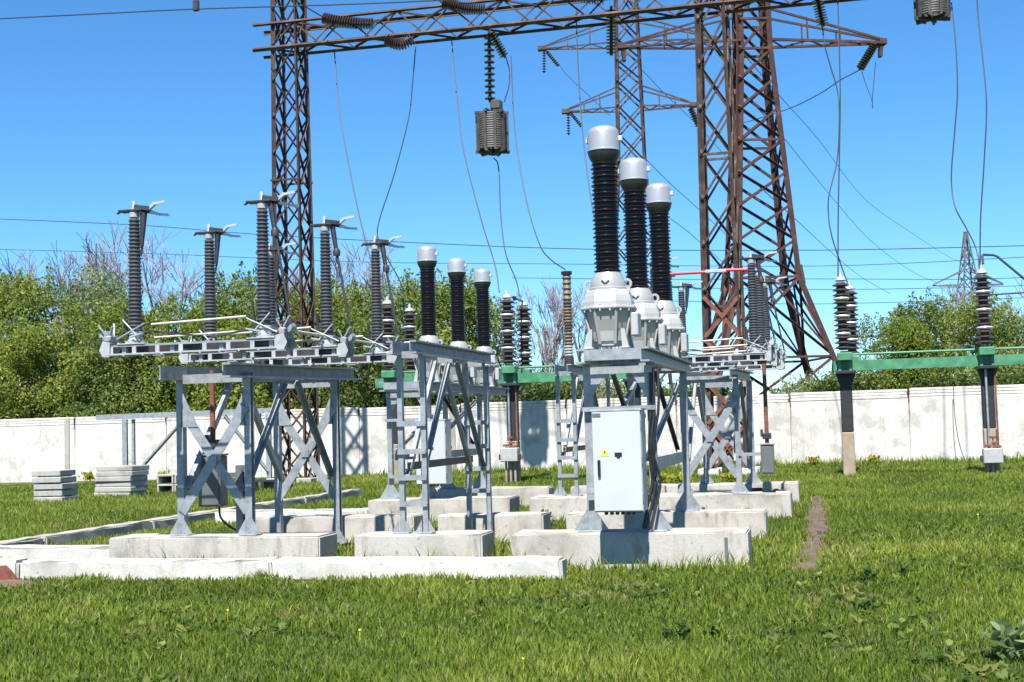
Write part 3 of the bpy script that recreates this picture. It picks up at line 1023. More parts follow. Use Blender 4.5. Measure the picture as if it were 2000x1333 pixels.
def disconnector_pole(label, x, y, z, group, mode='open', rz=0):
    t = thing('disconnector_pole', label, 'disconnector', (x, y, z), rz, group)
    x0, x1 = -1.10, 1.04
    for c in (-1, 1):
        bar(t, 'top_rail', (x0, c * .085, .175), (x1, c * .085, .175), .045, .022, 'galvanised', 'box')
        bar(t, 'bottom_rail', (x0, c * .10, .078), (x1, c * .10, .078), .075, .018, 'bright_steel', 'box')
        for i in range(8):
            xx = x0 + .06 + (x1 - x0 - .12) * i / 7
            bar(t, 'rail_plate', (xx, c * .105, .085), (xx, c * .105, .165), .05, .012, 'bright_steel', 'box')
    for i in range(4):
        xx = -.9 + .6 * i
        bar(t, 'spacer', (xx, -.07, .125), (xx, .07, .125), .05, .075, 'galvanised', 'box')
    for xx in (-.44, .44):
        bar(t, 'clamp', (xx, -.13, .056), (xx, .13, .056), .14, .018, 'galvanised', 'box')
    bar(t, 'shade_plate', (x0 + .02, 0, .125), (x1 - .02, 0, .125), .012, .09, 'dark_steel', 'box')  # dark sheet added to give the open rail interior its shade
    # angular end plates and gear heads
    for s in (-1, 1):
        e = x0 if s < 0 else x1
        for ya in (-.135, .118):
            b = MB()
            b.prism([(e - s * .05, .05), (e + s * .035, .055), (e + s * .075, .13), (e + s * .03, .235), (e - s * .06, .215)], 'y', ya, ya + .017)
            b.build('end_plate', 'bright_steel', t)
        gh = MB()
        gh.cbox(e - .045, e + .045, -.10, .10, .224, .30, .012)
        gh.lathe([(.055, -.07), (.06, -.05), (.06, .05), (.055, .07)], 12, Matrix.Translation((e + s * .055, 0, .30)) @ Matrix.Rotation(math.pi / 2, 4, 'X'))
        gh.bar((e + s * .02, -.075, .30), (e + s * .10, -.10, .42), .035, .018)
        gh.bar((e - s * .02, -.06, .29), (e - s * .07, -.09, .40), .022, .016)
        gh.bar((e, .06, .30), (e + s * .02, .10, .45), .022, .018)
        gh.build('gear_head', 'galvanised', t)
        hg = MB()
        hg.bar((e + s * .06, -.12, .28), (e + s * .06, -.12, .06), .03, .018)
        hg.build('crank_arm', 'dark_steel', t)
    for s in (-1, 1):
        px = .79 * s
        put('pedestal', PED, t, (px, 0, .20))
        bs = MB()
        bs.cbox(px - .17, px + .17, -.12, .12, .187, .199, .004)
        bs.build('mounting_plate', 'bright_steel', t)
        put('insulator', POST, t, (px, 0, .335))
        put('cap', CAP, t, (px, 0, 1.65))
        pl = MB()
        pl.cbox(px - .17, px + .12, -.07, .07, 1.715, 1.74, .006)
        pl.build('contact_plate', 'dark_steel', t)
        if mode == 'red':
            continue
        ar = MB()
        ar.bar((px + .02, -.02, 1.77), (px + .22, -.03, 1.735), .045, .05)
        ar.bar((px + .02, .04, 1.75), (px + .22, .03, 1.70), .03, .04)
        ar.build('contact_arm', 'dark_steel', t)
        fk = MB()
        fk.bar((px + .20, -.03, 1.73), (px + .29, -.05, 1.79), .035, .035)
        fk.bar((px + .28, -.05, 1.785), (px + .42, -.06, 1.80), .02, .028)
        fk.bar((px + .20, .0, 1.71), (px + .30, .03, 1.67), .035, .035)
        fk.bar((px + .29, .03, 1.675), (px + .42, .04, 1.66), .02, .028)
        fk.build('contact_finger', 'cast_grey', t)
        bl = MB()
        if s > 0:
            bl.bar((px + .10, 0, 1.72), (px + .15, 0, 1.36), .075, .055, 8)
            bl.bar((px + .15, 0, 1.38), (px + .33, -.03, .36), .034, .03, 8)
            bl.lathe([(.045, 0), (.05, .05), (.035, .09)], 10, Matrix.Translation((px + .15, 0, 1.33)))
        else:
            bl.bar((px + .12, 0, 1.70), (px + .09, 0, 1.32), .085, .05, 8)
            bl.bar((px + .10, .01, 1.36), (px + .07, .01, 1.20), .03, .025, 8)
        bl.build('blade', 'dark_steel', t)
        sp = MB()
        sp.bar((px - .085, -.03, .27), (px - .12, -.05, .62), .04, .03, 6)
        sp.build('earthing_rod', 'dark_steel', t)
    if mode == 'red':
        rb = MB()
        rb.bar((-.76, 0, 1.765), (-.12, 0, 1.765), .055, .055, 10)
        rb.bar((.22, 0, 1.78), (.72, 0, 1.765), .055, .055, 10)
        rb.build('blade', 'red_paint', t)['label'] = 'red insulated blade halves of the closed switch'
        mc = MB()
        mc.cbox(-.13, .24, -.04, .04, 1.74, 1.80, .01)
        mc.build('middle_contact', 'cast_grey', t)
    bar(t, 'link_rod', (-.52, -.13, .40), (.62, -.10, .44), .028, .028, 'pale_rod', 'tube')
    bar(t, 'link_rod', (-.62, .12, .27), (.68, .11, .30), .024, .024, 'pale_rod', 'tube')
    bar(t, 'drive_bar', (-.66, -.05, .34), (.05, -.09, .25), .05, .022, 'dark_steel', 'box')
    bar(t, 'drive_bar', (.12, .05, .24), (.74, .07, .33), .04, .02, 'dark_steel', 'box')
    for e in (-1, 1):
        bar(t, 'stay_rod', (e * .98, -.09, .25), (e * .62, -.10, .42), .02, .02, 'galvanised', 'tube')
        bar(t, 'stay_rod', (e * .66, -.10, .22), (e * .90, -.09, .47), .018, .018, 'bright_steel', 'tube')
        bar(t, 'lever', (e * .79, -.12, .27), (e * .64, -.15, .30), .04, .016, 'bright_steel', 'box')
        bar(t, 'terminal_strap', (e * .79 - .14, -.02, 1.735), (e * .79 - .20, -.03, 1.70), .05, .012, 'dark_steel', 'box')
    for i in range(9):
        xx = -.95 + .235 * i
        bar(t, 'rail_bolt', (xx, -.10, .187), (xx, -.10, .212), .026, .026, 'bright_steel', 'tube')
        bar(t, 'rail_bolt', (xx + .08, -.125, .055), (xx + .08, -.125, .069), .03, .03, 'bright_steel', 'tube')
    return t


GA = 'poles of the near disconnector'
disconnector_pole('nearest pole of the near disconnector, its leftmost grey post standing clear', -6.97, 13.95, 2.46, GA)
disconnector_pole('middle pole of the near disconnector, between its front and rear poles', -6.97, 15.85, 2.46, GA)
disconnector_pole('rear pole of the near disconnector, its right post beside the dropper wire', -6.97, 17.75, 2.46, GA)
GC = 'poles of the far disconnector'
disconnector_pole('front pole of the far disconnector beyond the tall transformers', -2.07, 22.0, 2.46, GC)
disconnector_pole('middle pole of the far disconnector, closed by a red blade', -2.07, 24.0, 2.46, GC, 'red')
disconnector_pole('rear pole of the far disconnector in front of the rusty column', -2.07, 26.0, 2.46, GC)


# ---------------------------------------------------------------- disconnector stands


def foot_plate(t, x, y, z, s=1.0):
    b = MB()
    b.cbox(x - .11 * s, x + .11 * s, y - .11 * s, y + .11 * s, z, z + .018, .004)
    for a in (-1, 1):
        b.prism([(x + a * .04, z + .018), (x + a * .15 * s, z + .018), (x + a * .04, z + .20 * s)], 'y', y - .055, y - .043)
    b.build('foot_plate', 'galvanised', t)


def disconnector_stand(label, x, y0, y1, zf, zb, group):
    t = thing('disconnector_stand', label, 'steel stand', (x, y0, 0), 0, group)
    L = y1 - y0
    hw = .44
    G = 'galvanised'
    for s in (-1, 1):
        bar(t, 'leg', (s * hw, 0, zf), (s * hw, 0, 2.335), .085, .10, G, 'channel', (0, s, 0))
        bar(t, 'leg', (s * hw, L, zb), (s * hw, L, 2.335), .085, .10, G, 'channel', (0, s, 0))
        foot_plate(t, s * hw, 0, zf)
        foot_plate(t, s * hw, L, zb)
        bar(t, 'top_beam', (s * hw, -.60, 2.34), (s * hw, L + .85, 2.42), .10, .17, G, 'channel', (0, 0, -s))
        # side bracing, an upturned V along the row
        bar(t, 'side_brace', (s * (hw - .06), .02, zf + .55), (s * (hw - .06), L * .43, 2.25), .09, .06, G, 'angle', (s, 0, 0))
        bar(t, 'side_brace', (s * (hw - .06), L - .02, zf + .55), (s * (hw - .06), L * .57, 2.25), .09, .06, G, 'angle', (s, 0, 0))
    for yy in (0, L):
        z0 = zf
        bar(t, 'cross_channel', (-hw + .05, yy, 2.275), (hw - .05, yy, 2.275), .10, .11, G, 'channel', (0, 0, 1))
        bar(t, 'x_brace', (-hw + .02, yy - .06, z0 + .28), (hw - .02, yy - .06, z0 + 1.52), .012, .115, G, 'box', (0, 0, 1))
        bar(t, 'x_brace', (-hw + .02, yy - .034, z0 + 1.52), (hw - .02, yy - .034, z0 + .28), .012, .115, G, 'box', (0, 0, 1))
        bar(t, 'x_brace_flange', (-hw + .02, yy - .01, z0 + 1.57), (hw - .02, yy - .01, z0 + .33), .05, .012, G, 'box', (0, 0, 1))
        bar(t, 'brace_bolt', (0, yy - .085, z0 + .9), (0, yy - .02, z0 + .9), .10, .10, G, 'box')
        for s in (-1, 1):
            gp = MB()
            gp.prism([(s * (hw - .02), z0 + 1.30), (s * (hw - .24), z0 + 1.30), (s * (hw - .04), z0 + 1.72)], 'y', yy - .05, yy - .04)
            gp.build('gusset', G, t)
    for yy in (-.42, .25, .9, 1.6, 2.2, 2.9):
        for s in (-1, 1):
            if yy < L + .7:
                bar(t, 'bolt', (s * (hw - .05), yy, 2.50), (s * (hw - .05), yy, 2.525), .03, .03, 'dark_steel', 'tube')
    # operating shaft linking the poles
    sx = 1.12
    for a, b in ((-.80, .95), (1.05, 2.85)):
        bar(t, 'operating_shaft', (sx - .04, a, 2.79), (sx - .04, b, 2.79), .036, .036, 'pale_rod', 'tube')
        bar(t, 'coupling', (sx - .04, a - .06, 2.79), (sx - .04, a + .07, 2.79), .085, .085, 'cast_grey', 'tube')
    return t


GS = 'steel stands of the disconnectors'
disconnector_stand('galvanised X-braced stand carrying the near disconnector', -7.28, 14.95, 17.82, .40, .03, GS)
disconnector_stand('galvanised X-braced stand carrying the far disconnector right of centre', -2.07, 22.4, 25.95, .40, .40, GS)


# ---------------------------------------------------------------- ladder stands


def ladder_stand(label, x, y0, y1, zf, zb):
    t = thing('ladder_stand', label, 'steel stand', (x, y0, 0), 0, 'steel stands with ladder-like end frames')
    L = y1 - y0
    hw = .14
    G = 'galvanised'
    for yy, zz in ((0, zf), (L, zb)):
        for s in (-1, 1):
            bar(t, 'leg', (s * hw, yy, zz), (s * hw, yy, 2.42), .06, .075, G, 'channel', (0, s, 0))
            foot_plate(t, s * hw, yy, zz, .8)
        for z in (.74, 1.04, 1.34, 1.66):
            bar(t, 'rung', (-hw - .03, yy - .045, z), (hw + .03, yy - .045, z), .045, .06, G, 'angle', (0, 0, 1))
    for s in (-1, 1):
        bar(t, 'top_beam', (s * hw, -.36, 2.53), (s * hw, L + .42, 2.54), .08, .15, G, 'channel', (0, 0, -s))
        bar(t, 'side_brace', (s * (hw - .05), .03, zf + .62), (s * (hw - .05), L * .44, 2.42), .07, .05, G, 'angle', (s, 0, 0))
        bar(t, 'side_brace', (s * (hw - .05), L - .03, zf + .62), (s * (hw - .05), L * .56, 2.42), .07, .05, G, 'angle', (s, 0, 0))
    bar(t, 'tie', (-hw + .05, 0, 1.17), (-hw + .05, L, 1.17), .04, .09, 'dark_steel', 'angle', (0, 0, 1))
    for yy in (0, L * .5, L):
        bar(t, 'cross_member', (-hw, yy, 2.46), (hw, yy, 2.46), .07, .08, G, 'channel', (0, 0, 1))
    return t


ladder_stand('near ladder-ended steel stand between the disconnector and the tall transformers', -4.80, 14.95, 17.82, .40, .03)
ladder_stand('far ladder-ended steel stand left of the white cabinet', -4.48, 22.45, 25.95, .40, .40)

# ---------------------------------------------------------------- instrument transformers
OCT = [(1, -.45), (1, .45), (.45, 1), (-.45, 1), (-1, .45), (-1, -.45), (-.45, -1), (.45, -1)]


def octo(mb, rings, M=None):
    vs = []
    for a, z in rings:
        vs += [(p[0] * a * .96, p[1] * a * .96, z) for p in OCT]
    fs = []
    for j in range(len(rings) - 1):
        for i in range(8):
            k = (i + 1) % 8
            fs.append((j * 8 + i, j * 8 + k, (j + 1) * 8 + k, (j + 1) * 8 + i))
    fs.append(list(range(8))[::-1])
    fs.append([(len(rings) - 1) * 8 + i for i in range(8)])
    return mb.add(vs, fs, False, M)


def transformer(label, x, y, z, group):
    t = thing('instrument_transformer', label, 'transformer', (x, y, z), 0, group)
    lo = octo(MB(), [(.195, .09), (.205, .2), (.245, .33), (.268, .44)])
    lo.build('lower_tank', 'neck_grey_tank_shade', t)  # darker than the upper tank: shade under the flange put into the colour
    bt = octo(MB(), [(.17, .04), (.17, .09)])
    bt.build('tank_bottom', 'cast_grey', t)
    fl = octo(MB(), [(.305, .44), (.312, .452), (.312, .468), (.305, .478)])
    fo = fl.build('tank_flange', 'silver_paint', t)
    bo = MB()
    for i in range(16):
        a = 2 * math.pi * (i + .5) / 16
        rr_ = .285 / max(abs(math.cos(a)), abs(math.sin(a)), (abs(math.cos(a)) + abs(math.sin(a))) / 1.45)
        bo.lathe([(.013, .42), (.013, .495)], 6, Matrix.Translation((rr_ * math.cos(a), rr_ * math.sin(a), 0)))
    bo.build('flange_bolts', 'cast_grey', fo)['kind'] = 'stuff'
    upt = octo(MB(), [(.285, .478), (.282, .53), (.262, .60), (.235, .655), (.20, .675), (.17, .68)])
    upt.build('upper_tank', 'silver_paint', t)
    rb = MB()
    for p in ((.45, 1), (-.45, 1), (.45, -1), (-.45, -1), (1, .45), (1, -.45), (-1, .45), (-1, -.45)):
        q = Vector((p[0], p[1], 0))
        rb.bar(q * .185 + Vector((0, 0, .06)), q * .27 + Vector((0, 0, .44)), .028, .022, 4, q)
    rb.build('tank_ribs', 'silver_paint', t)
    for sx in (-1, 1):
        for sy in (-1, 1):
            ft = MB()
            ft.cbox(sx * .20 - .05, sx * .20 + .05, sy * .20 - .05, sy * .20 + .05, 0, .02, .004)
            ft.prism([(sx * .17, .02), (sx * .24, .02), (sx * .20, .22), (sx * .16, .22)], 'y', sy * .20 - .035, sy * .20 + .035)
            ft.build('foot', 'silver_paint', t)
        # lifting eyes
        le = MB()
        n = 12
        for i in range(n):
            a0, a1 = 2 * math.pi * i / n, 2 * math.pi * (i + 1) / n
            cx, cz = sx * .215, .735
            le.bar((cx + .045 * math.cos(a0), -.02, cz + .045 * math.sin(a0)), (cx + .045 * math.cos(a1), -.02, cz + .045 * math.sin(a1)), .028, .03)
        le.bar((sx * .20, -.02, .64), (sx * .212, -.02, .695), .08, .03)
        le.build('lifting_eye', 'silver_paint', t)
    cn = MB().lathe([(.215, .66), (.215, .69), (.205, .70), (.200, .76), (.165, .83), (.150, .865)], 28).build('neck', 'neck_grey_tank_shade', t)
    vt = MB()
    vt.bar((-.04, -.196, .765), (0, -.20, .725), .016, .016)
    vt.bar((.04, -.196, .765), (0, -.20, .725), .016, .016)
    vt.build('neck_mark', 'dark_steel', cn)
    p = []
    nsh = 26
    H0, H1 = .865, 2.13
    st = (H1 - H0) / nsh
    for i in range(nsh):
        zz = H0 + i * st
        rs = .158 if i % 2 == 0 else .148
        p += [(.128, zz), (.128, zz + st * .22), (rs, zz + st * .36), (rs, zz + st * .48), (.131, zz + st * .72)]
    p.append((.128, H1))
    MB().lathe(p, 28).build('insulator', 'brown_porcelain', t)
    MB().lathe([(.125, 2.10), (.14, 2.13), (.165, 2.17), (.182, 2.22), (.186, 2.26)], 28).build('collar', 'black_rubber', t)
    MB().lathe([(.192, 2.25), (.192, 2.262), (.178, 2.268), (.178, 2.455), (.17, 2.487), (.145, 2.515), (.10, 2.535), (.04, 2.545)], 32).build('head', 'aluminium_cap', t)
    tm = MB()
    for s in (-1, 1):
        tm.cbox(s * .176 - .012, s * .176 + .03 * s + .012, -.03, .03, 2.36, 2.42, .005)
    tm.build('head_terminal', 'cast_grey', t)
    tb = MB()
    tb.cbox(.255, .34, -.13, .13, .14, .40, .012)
    tb.build('terminal_box', 'light_grey_paint', t)
    return t


def transformer_stand(label, x, y0, y1, yb, zf=.4, zb=.4):
    t = thing('transformer_stand', label, 'steel stand', (x, y0, 0), 0, 'steel stands of the instrument transformers')
    L = y1 - y0
    hw = .355
    G = 'galvanised'
    for s in (-1, 1):
        for yy, zz in ((0, zf), (L, zb)):
            bar(t, 'leg', (s * hw, yy, zz), (s * hw, yy, 2.26), .085, .09, G, 'channel', (0, s, 0))
            foot_plate(t, s * hw, yy, zz, 1.3)
        bar(t, 'top_beam', (s * hw, -.40, 2.34), (s * hw, yb - y0, 2.34), .10, .16, G, 'channel', (0, 0, -s))
        bar(t, 'side_tie', (s * hw - s * .05, 0, 1.12), (s * hw - s * .05, L, 1.12), .05, .13, G, 'channel', (0, 0, 1))
        bar(t, 'side_brace', (s * (hw - .06), .02, 1.2), (s * (hw - .06), L - .03, 2.12), .07, .05, G, 'angle', (s, 0, 0))
        bar(t, 'side_brace', (s * (hw - .1), L - .02, 1.2), (s * (hw - .1), L * .35, 2.2), .05, .05, 'dark_steel', 'angle', (s, 0, 0))
        fl = MB()
        fl.prism([(s * (hw - .03), 1.85), (s * (hw - .03), 2.18), (s * (hw - .22), 2.18)], 'y', -.05, -.04)
        fl.build('gusset', G, t)
    yy = -.34
    while yy < yb - y0:
        bar(t, 'cross_channel', (-hw + .05, yy, 2.35), (hw - .05, yy, 2.35), .10, .12, G, 'channel', (0, 0, 1))
        yy += .95
    bar(t, 'front_angle', (-hw - .04, -.055, 2.19), (hw + .04, -.055, 2.19), .05, .08, G, 'angle', (0, 0, 1))
    bar(t, 'cabinet_rail', (-hw - .05, -.10, 1.76), (hw + .06, -.10, 1.76), .05, .05, G, 'channel', (0, 0, 1))
    bar(t, 'cabinet_rail', (-hw - .02, -.10, .78), (hw + .02, -.10, .78), .05, .05, G, 'channel', (0, 0, 1))
    return t


transformer_stand('galvanised stand carrying the three tall near transformers', -2.38, 14.98, 18.25, 19.5)
transformer_stand('galvanised stand carrying the three far transformers left of centre', -7.3, 22.55, 26.0, 28.4)
GN = 'near row of instrument transformers'
TZ = 2.425
transformer('nearest and largest dark-columned transformer with silver cap', -2.47, 15.02, TZ, GN)
transformer('middle one of the three tall near transformers', -2.42, 17.0, TZ, GN)
transformer('rearmost of the three tall near transformers, beside the red blade', -2.36, 18.95, TZ, GN)
GF = 'far row of instrument transformers'
transformer('leftmost and tallest-looking of the three far transformers', -7.33, 23.95, TZ + .02, GF)
transformer('middle one of the three far transformers', -7.33, 25.95, TZ + .02, GF)
transformer('rightmost of the three far transformers, beside the twin arresters', -7.33, 27.95, TZ + .02, GF)


# ---------------------------------------------------------------- white cabinets


def cabinet(label, x, y, z, stickers=True):
    t = thing('control_cabinet', label, 'cabinet', (x, y, z), 0, 'white control cabinets')
    w, d, h = .53, .36, 1.08
    MB().cbox(-w / 2, w / 2, .012, d, 0, h, .008).build('body', 'cabinet_paint', t)
    dr = MB().cbox(-w / 2 + .004, w / 2 - .004, -.012, .008, .012, h - .006, .005).build('door', 'cabinet_paint', t)
    MB().box(-w / 2 + .012, w / 2 - .012, .0082, .0115, .02, h - .014).build('gasket', 'black_plastic', t)
    for zz in (.15, .54, .93):
        MB().cbox(w / 2 - .004, w / 2 + .012, -.008, .03, zz - .04, zz + .04, .003).build('hinge', 'grey_paint', t)
    hd = MB()
    hd.cbox(-w / 2 + .055, -w / 2 + .085, -.04, -.013, .38, .56, .006)
    hd.build('handle', 'black_plastic', dr)
    bar(t, 'roof_strip', (-w / 2 - .01, d / 2, h + .012), (w / 2 + .01, d / 2, h + .012), d + .03, .022, 'bright_steel', 'box', (0, 0, 1))
    hk = MB()
    hk.cbox(-w / 2 + .01, -w / 2 + .10, -.018, -.013, h - .06, h - .02, .002)
    hk.build('hinge_plate', 'grey_paint', dr)
    tri = MB()
    cx, cz, s = -.13, .60, .05
    tri.prism([(cx - s, cz), (cx + s, cz), (cx, cz + s * 1.75)], 'y', -.0155, -.0125)
    tri.build('warning_sign', 'yellow_sticker', dr)
    bt = MB()
    bt.prism([(cx - .006, cz + .06), (cx + .008, cz + .06), (cx + .001, cz + .042), (cx + .012, cz + .042), (cx - .006, cz + .012), (cx, cz + .032), (cx - .011, cz + .032)], 'y', -.018, -.0156)
    bt.build('lightning_mark', 'black_plastic', dr)
    pl = MB()
    pl.cbox(-.025, .055, -.016, -.0125, .59, .635, .001)
    pl.cbox(-.002, .035, -.016, -.0125, .572, .588, .001)
    pl.build('name_plate', 'black_plastic', dr)
    for i in range(6):
        gl = MB()
        gl.lathe([(.018, -.032), (.022, -.02), (.022, 0)], 8, Matrix.Translation((-.15 + .06 * i, .08, 0)))
        gl.build('cable_gland', 'black_plastic', t)
    for zz in (.16, h - .06):
        bar(t, 'bracket', (-w / 2 + .03, d - .01, zz), (-w / 2 + .03, d + .13, zz), .04, .05, 'galvanised', 'box')
        bar(t, 'bracket', (w / 2 - .03, d - .01, zz), (w / 2 - .03, d + .13, zz), .04, .05, 'galvanised', 'box')
    return t


cabinet('white control cabinet with yellow warning triangle on the near transformer stand', -2.33, 14.37, .65)
cabinet('smaller-looking far white cabinet behind the near ladder stand', -6.76, 22.02, .65)
# cables beside the near cabinet
cb = MB()
for i, (dx, dy) in enumerate(((0, 0), (.05, .02), (-.04, .03))):
    cb.tube(smooth_path([(-1.98 + dx, 14.9 + dy, 2.2), (-1.985 + dx, 14.88, 1.75), (-2.03 + dx * .5, 14.84 + dy, 1.3), (-1.99 + dx, 14.86, .95), (-2.06 + dx, 14.82, .62), (-2.1 + dx, 14.78 + dy, .44)]), .016, 6)
tag(cb.build('cable_bundle', 'black_rubber'), 'black cables running down the leg beside the near white cabinet', 'cable')

# ---------------------------------------------------------------- drive boxes


def drive_box(label, x, y, z, w, d, h, pipe_top, post=None, bracket=None):
    t = thing('drive_box', label, 'drive box', (x, y, z), 0, 'disconnector drive boxes')
    MB().cbox(-w / 2, w / 2, -d / 2, d / 2, 0, h, .012).build('housing', 'grey_paint', t)
    MB().cbox(-w / 2 - .012, w / 2 + .012, -d / 2 - .014, d / 2 + .012, h + .002, h + .022, .006).build('lid', 'grey_paint', t)
    MB().cbox(-w / 2 + .02, w / 2 - .02, -d / 2 - .016, -d / 2 - .002, .02, h - .02, .004).build('door', 'grey_paint', t)
    bar(t, 'shaft_pipe', (.0, .02, h + .03), (.0, .02, pipe_top - z), .065, .065, 'red_rust', 'tube')
    cl = MB()
    cl.cbox(-.07, .07, -.05, .09, h + .10, h + .2, .01)
    cl.cbox(-.10, -.06, -.02, .06, h + .14, h + .26, .008)
    cl.build('clamp', 'dark_steel', t)
    if post:
        bar(t, 'post', (post[0], post[1], post[2] - z), (post[0], post[1], .5), .09, .07, 'grey_paint', 'channel', (0, 1, 0))
        bar(t, 'bracket', (w / 2 - .02, .02, .38), (post[0] + .01, post[1], .38), .05, .06, 'grey_paint', 'box')
        cbx = MB()
        cbx.tube(smooth_path([(w / 2 - .06, -.02, -.0), (w / 2 - .03, -.05, -.13), (w / 2 + .06, -.02, -.24), (post[0] - .03, post[1], -.3)]), .014, 6)
        cbx.build('cable', 'black_rubber', t)
    if bracket:
        bar(t, 'bracket', (-w / 2 + .01, 0, h * .7), (-w / 2 - bracket, 0, h * .7), .05, .05, 'galvanised', 'box')
    return t


drive_box('dark grey drive box with rusty shaft inside the near disconnector stand', -7.55, 15.42, .72, .30, .22, .62, 2.4, post=(.42, -.12, .39))
drive_box('small grey drive box hanging on a rusty pipe right of the far stand', -1.16, 22.35, .71, .21, .18, .46, 2.5, bracket=.36)

# ---------------------------------------------------------------- arrester rows on concrete posts
arr_prof = []
z = 0.0
ARH = 1.90


def arrester_parts():
    secs = []
    for k in range(4):
        z0 = .03 + k * .465
        p = []
        n = 3
        st = .40 / n
        for i in range(n):
            zz = z0 + i * st
            p += [(.115, zz), (.115, zz + st * .15), (.225, zz + st * .36), (.225, zz + st * .46), (.13, zz + st * .85)]
        p.append((.115, z0 + .40))
        secs.append(MB().lathe(p, 18).mesh('shed_section', 'dusty_porcelain'))
    ring = MB().lathe([(.12, -.02), (.185, -.012), (.212, .03), (.185, .075), (.12, .085)], 18).mesh('metal_ring', 'ring_white')
    top = MB().lathe([(.13, 0), (.15, .02), (.12, .10), (.05, .12), (.03, .24)], 14).mesh('top_cap', 'light_grey_paint')
    return secs, ring, top


SECS, RING, TOPC = arrester_parts()


def arrester(label, x, y, z, group, s=1.0):
    t = thing('arrester_stack', label, 'insulator', (x, y, z), 0, group)
    for q in SECS:
        put('shed_section', q, t)
    for k in range(3):
        put('metal_ring', RING, t, (0, 0, .433 + k * .465))
    put('top_cap', TOPC, t, (0, 0, 1.86))
    t.scale = (s, s, s)
    return t


def arrester_post(label, x, y, group, rear=None, front=True):
    t = thing('concrete_post', label, 'post', (x, y, 0), 0, group)
    MB().cbox(-.16, .16, -.13, .13, -.1, 1.18, .02).build('shaft', 'tan_concrete', t)
    MB().cbox(-.155, .155, -.125, .125, 1.182, 2.72, .02).build('shaft', 'tar_black', t)['label'] = 'upper half of the post coated black'
    hd = MB()
    hd.cbox(-.26, .26, -.42, .30, 2.722, 2.80, .01)
    hd.prism([(-.26, 2.72), (.26, 2.72), (.17, 2.45), (-.17, 2.45)], 'y', -.16, -.14)
    hd.build('head_bracket', 'tar_black', t)
    if front:
        hb = MB()
        hb.cbox(-.20, .20, -.44, -.05, 3.06, 3.28, .025)
        hb.cbox(-.11, .11, -.36, -.12, 3.28, 3.32, .01)
        hb.build('arrester_seat', 'green_paint', t)
        bar(t, 'seat_leg', (-.14, -.25, 2.8), (-.14, -.25, 3.06), .07, .07, 'green_paint', 'angle')
        bar(t, 'seat_leg', (.14, -.25, 2.8), (.14, -.25, 3.06), .07, .07, 'green_paint', 'angle')
    if rear is not None:
        for e in (-1, 1):
            bar(t, 'rear_arm', (e * .12, -.05, 2.87), (e * .06 + rear, 1.95, 2.87), .07, .13, 'tar_black', 'channel', (0, 0, 1))
        bar(t, 'rear_strut', (0, .14, 2.3), (rear, 1.6, 2.81), .07, .07, 'tar_black', 'angle')
        rs = MB()
        rs.cbox(rear - .17, rear + .17, 1.58, 1.92, 2.94, 3.26, .02)
        rs.build('rear_seat', 'green_paint', t)
    return t


GP = 'black-topped concrete posts of the green arrester row'
GR = 'arrester stacks with silver rings'
FP = [(-12.45, 'leftmost front concrete post of the green row'), (-8.92, 'front concrete post left of the big wall shadow'),
      (-5.45, 'front concrete post hidden behind the white cabinet'), (.20, 'concrete post with a tan foot in front of the right wall'),
      (3.76, 'rightmost concrete post, with a drive box at its foot')]
FA = ['front arrester beside the last near post insulator', 'front arrester of the pair right of the far transformers', 'front arrester hidden behind the near transformer stand',
      'front arrester with silver rings right of the splayed pylon', 'rightmost single arrester with three bright silver rings']
RA = ['rear arrester just left of the first far transformer', 'rear arrester of the pair, under the wavy trap wire', 'rear arrester hidden behind the near transformer stand', 'rear arrester half hidden behind the ringed stack by the pylon']
for i, (x, lab) in enumerate(FP):
    arrester_post(lab, x, 37.0, GP, None if i == 4 else (.0 if i < 3 else .22))
    arrester(FA[i], x - .02, 36.76, 3.32, GR)
    if i < 4:
        arrester(RA[i], x + (.0 if i < 3 else .22), 38.75, 3.262, GR)
for lab, xa, xb in (('thick green channel beam across the left arrester posts', -12.95, -4.9), ('thick green channel beam across the right arrester posts', -.1, 9.2)):
    t = thing('green_beam', lab, 'beam', ((xa + xb) / 2, 37.12, 2.8))
    L = (xb - xa) / 2
    bar(t, 'channel', (-L, -.12, .14), (L, -.12, .14), .16, .27, 'green_paint', 'channel', (0, 0, 1))
    for k in range(5):
        xx = -L + .5 + (2 * L - 1.0) * k / 4
        bar(t, 'stiffener', (xx, -.2, .02), (xx, -.2, .26), .10, .02, 'green_paint', 'box')
for lab, xa, xb in (('thin green pipe above the left green beam', -12.2, -5.2), ('thin green pipe above the right green beam', .3, 9.2)):
    t = thing('green_pipe', lab, 'pipe', ((xa + xb) / 2, 37.1, 3.24))
    L = (xb - xa) / 2
    bar(t, 'tube', (-L, 0, 0), (L, 0, 0), .065, .065, 'green_paint', 'tube')
    for k in range(4):
        xx = -L + .3 + (2 * L - .6) * k / 3
        bar(t, 'stand_off', (xx, 0, -.17), (xx, 0, -.03), .05, .05, 'green_paint', 'box')
# brown banded capacitor column
t = thing('capacitor_column', 'brown and tan banded insulator column with a black top', 'insulator', (-7.27, 37.06, 3.07))
MB().cbox(-.2, .2, -.14, .14, 0.005, .06, .01).build('base_plate', 'grey_paint', t)
MB().lathe([(.13, .06), (.15, .1), (.13, .42)], 16).build('pedestal', 'dusty_porcelain', t)
zb = .42
for mat, n, hh in (('light_grey_paint', 4, .32), ('tan_insulator', 4, .38), ('string_brown', 3, .24), ('tan_insulator', 5, .44), ('string_brown', 2, .18), ('tan_insulator', 5, .74)):
    MB().lathe(shed_profile(.105, .135, zb, zb + hh, n), 16).build('shed_section', mat, t)
    zb += hh
MB().lathe([(.15, zb), (.155, zb + .02), (.155, zb + .09), (.10, zb + .10)], 16).build('top_cap', 'black_plastic', t)
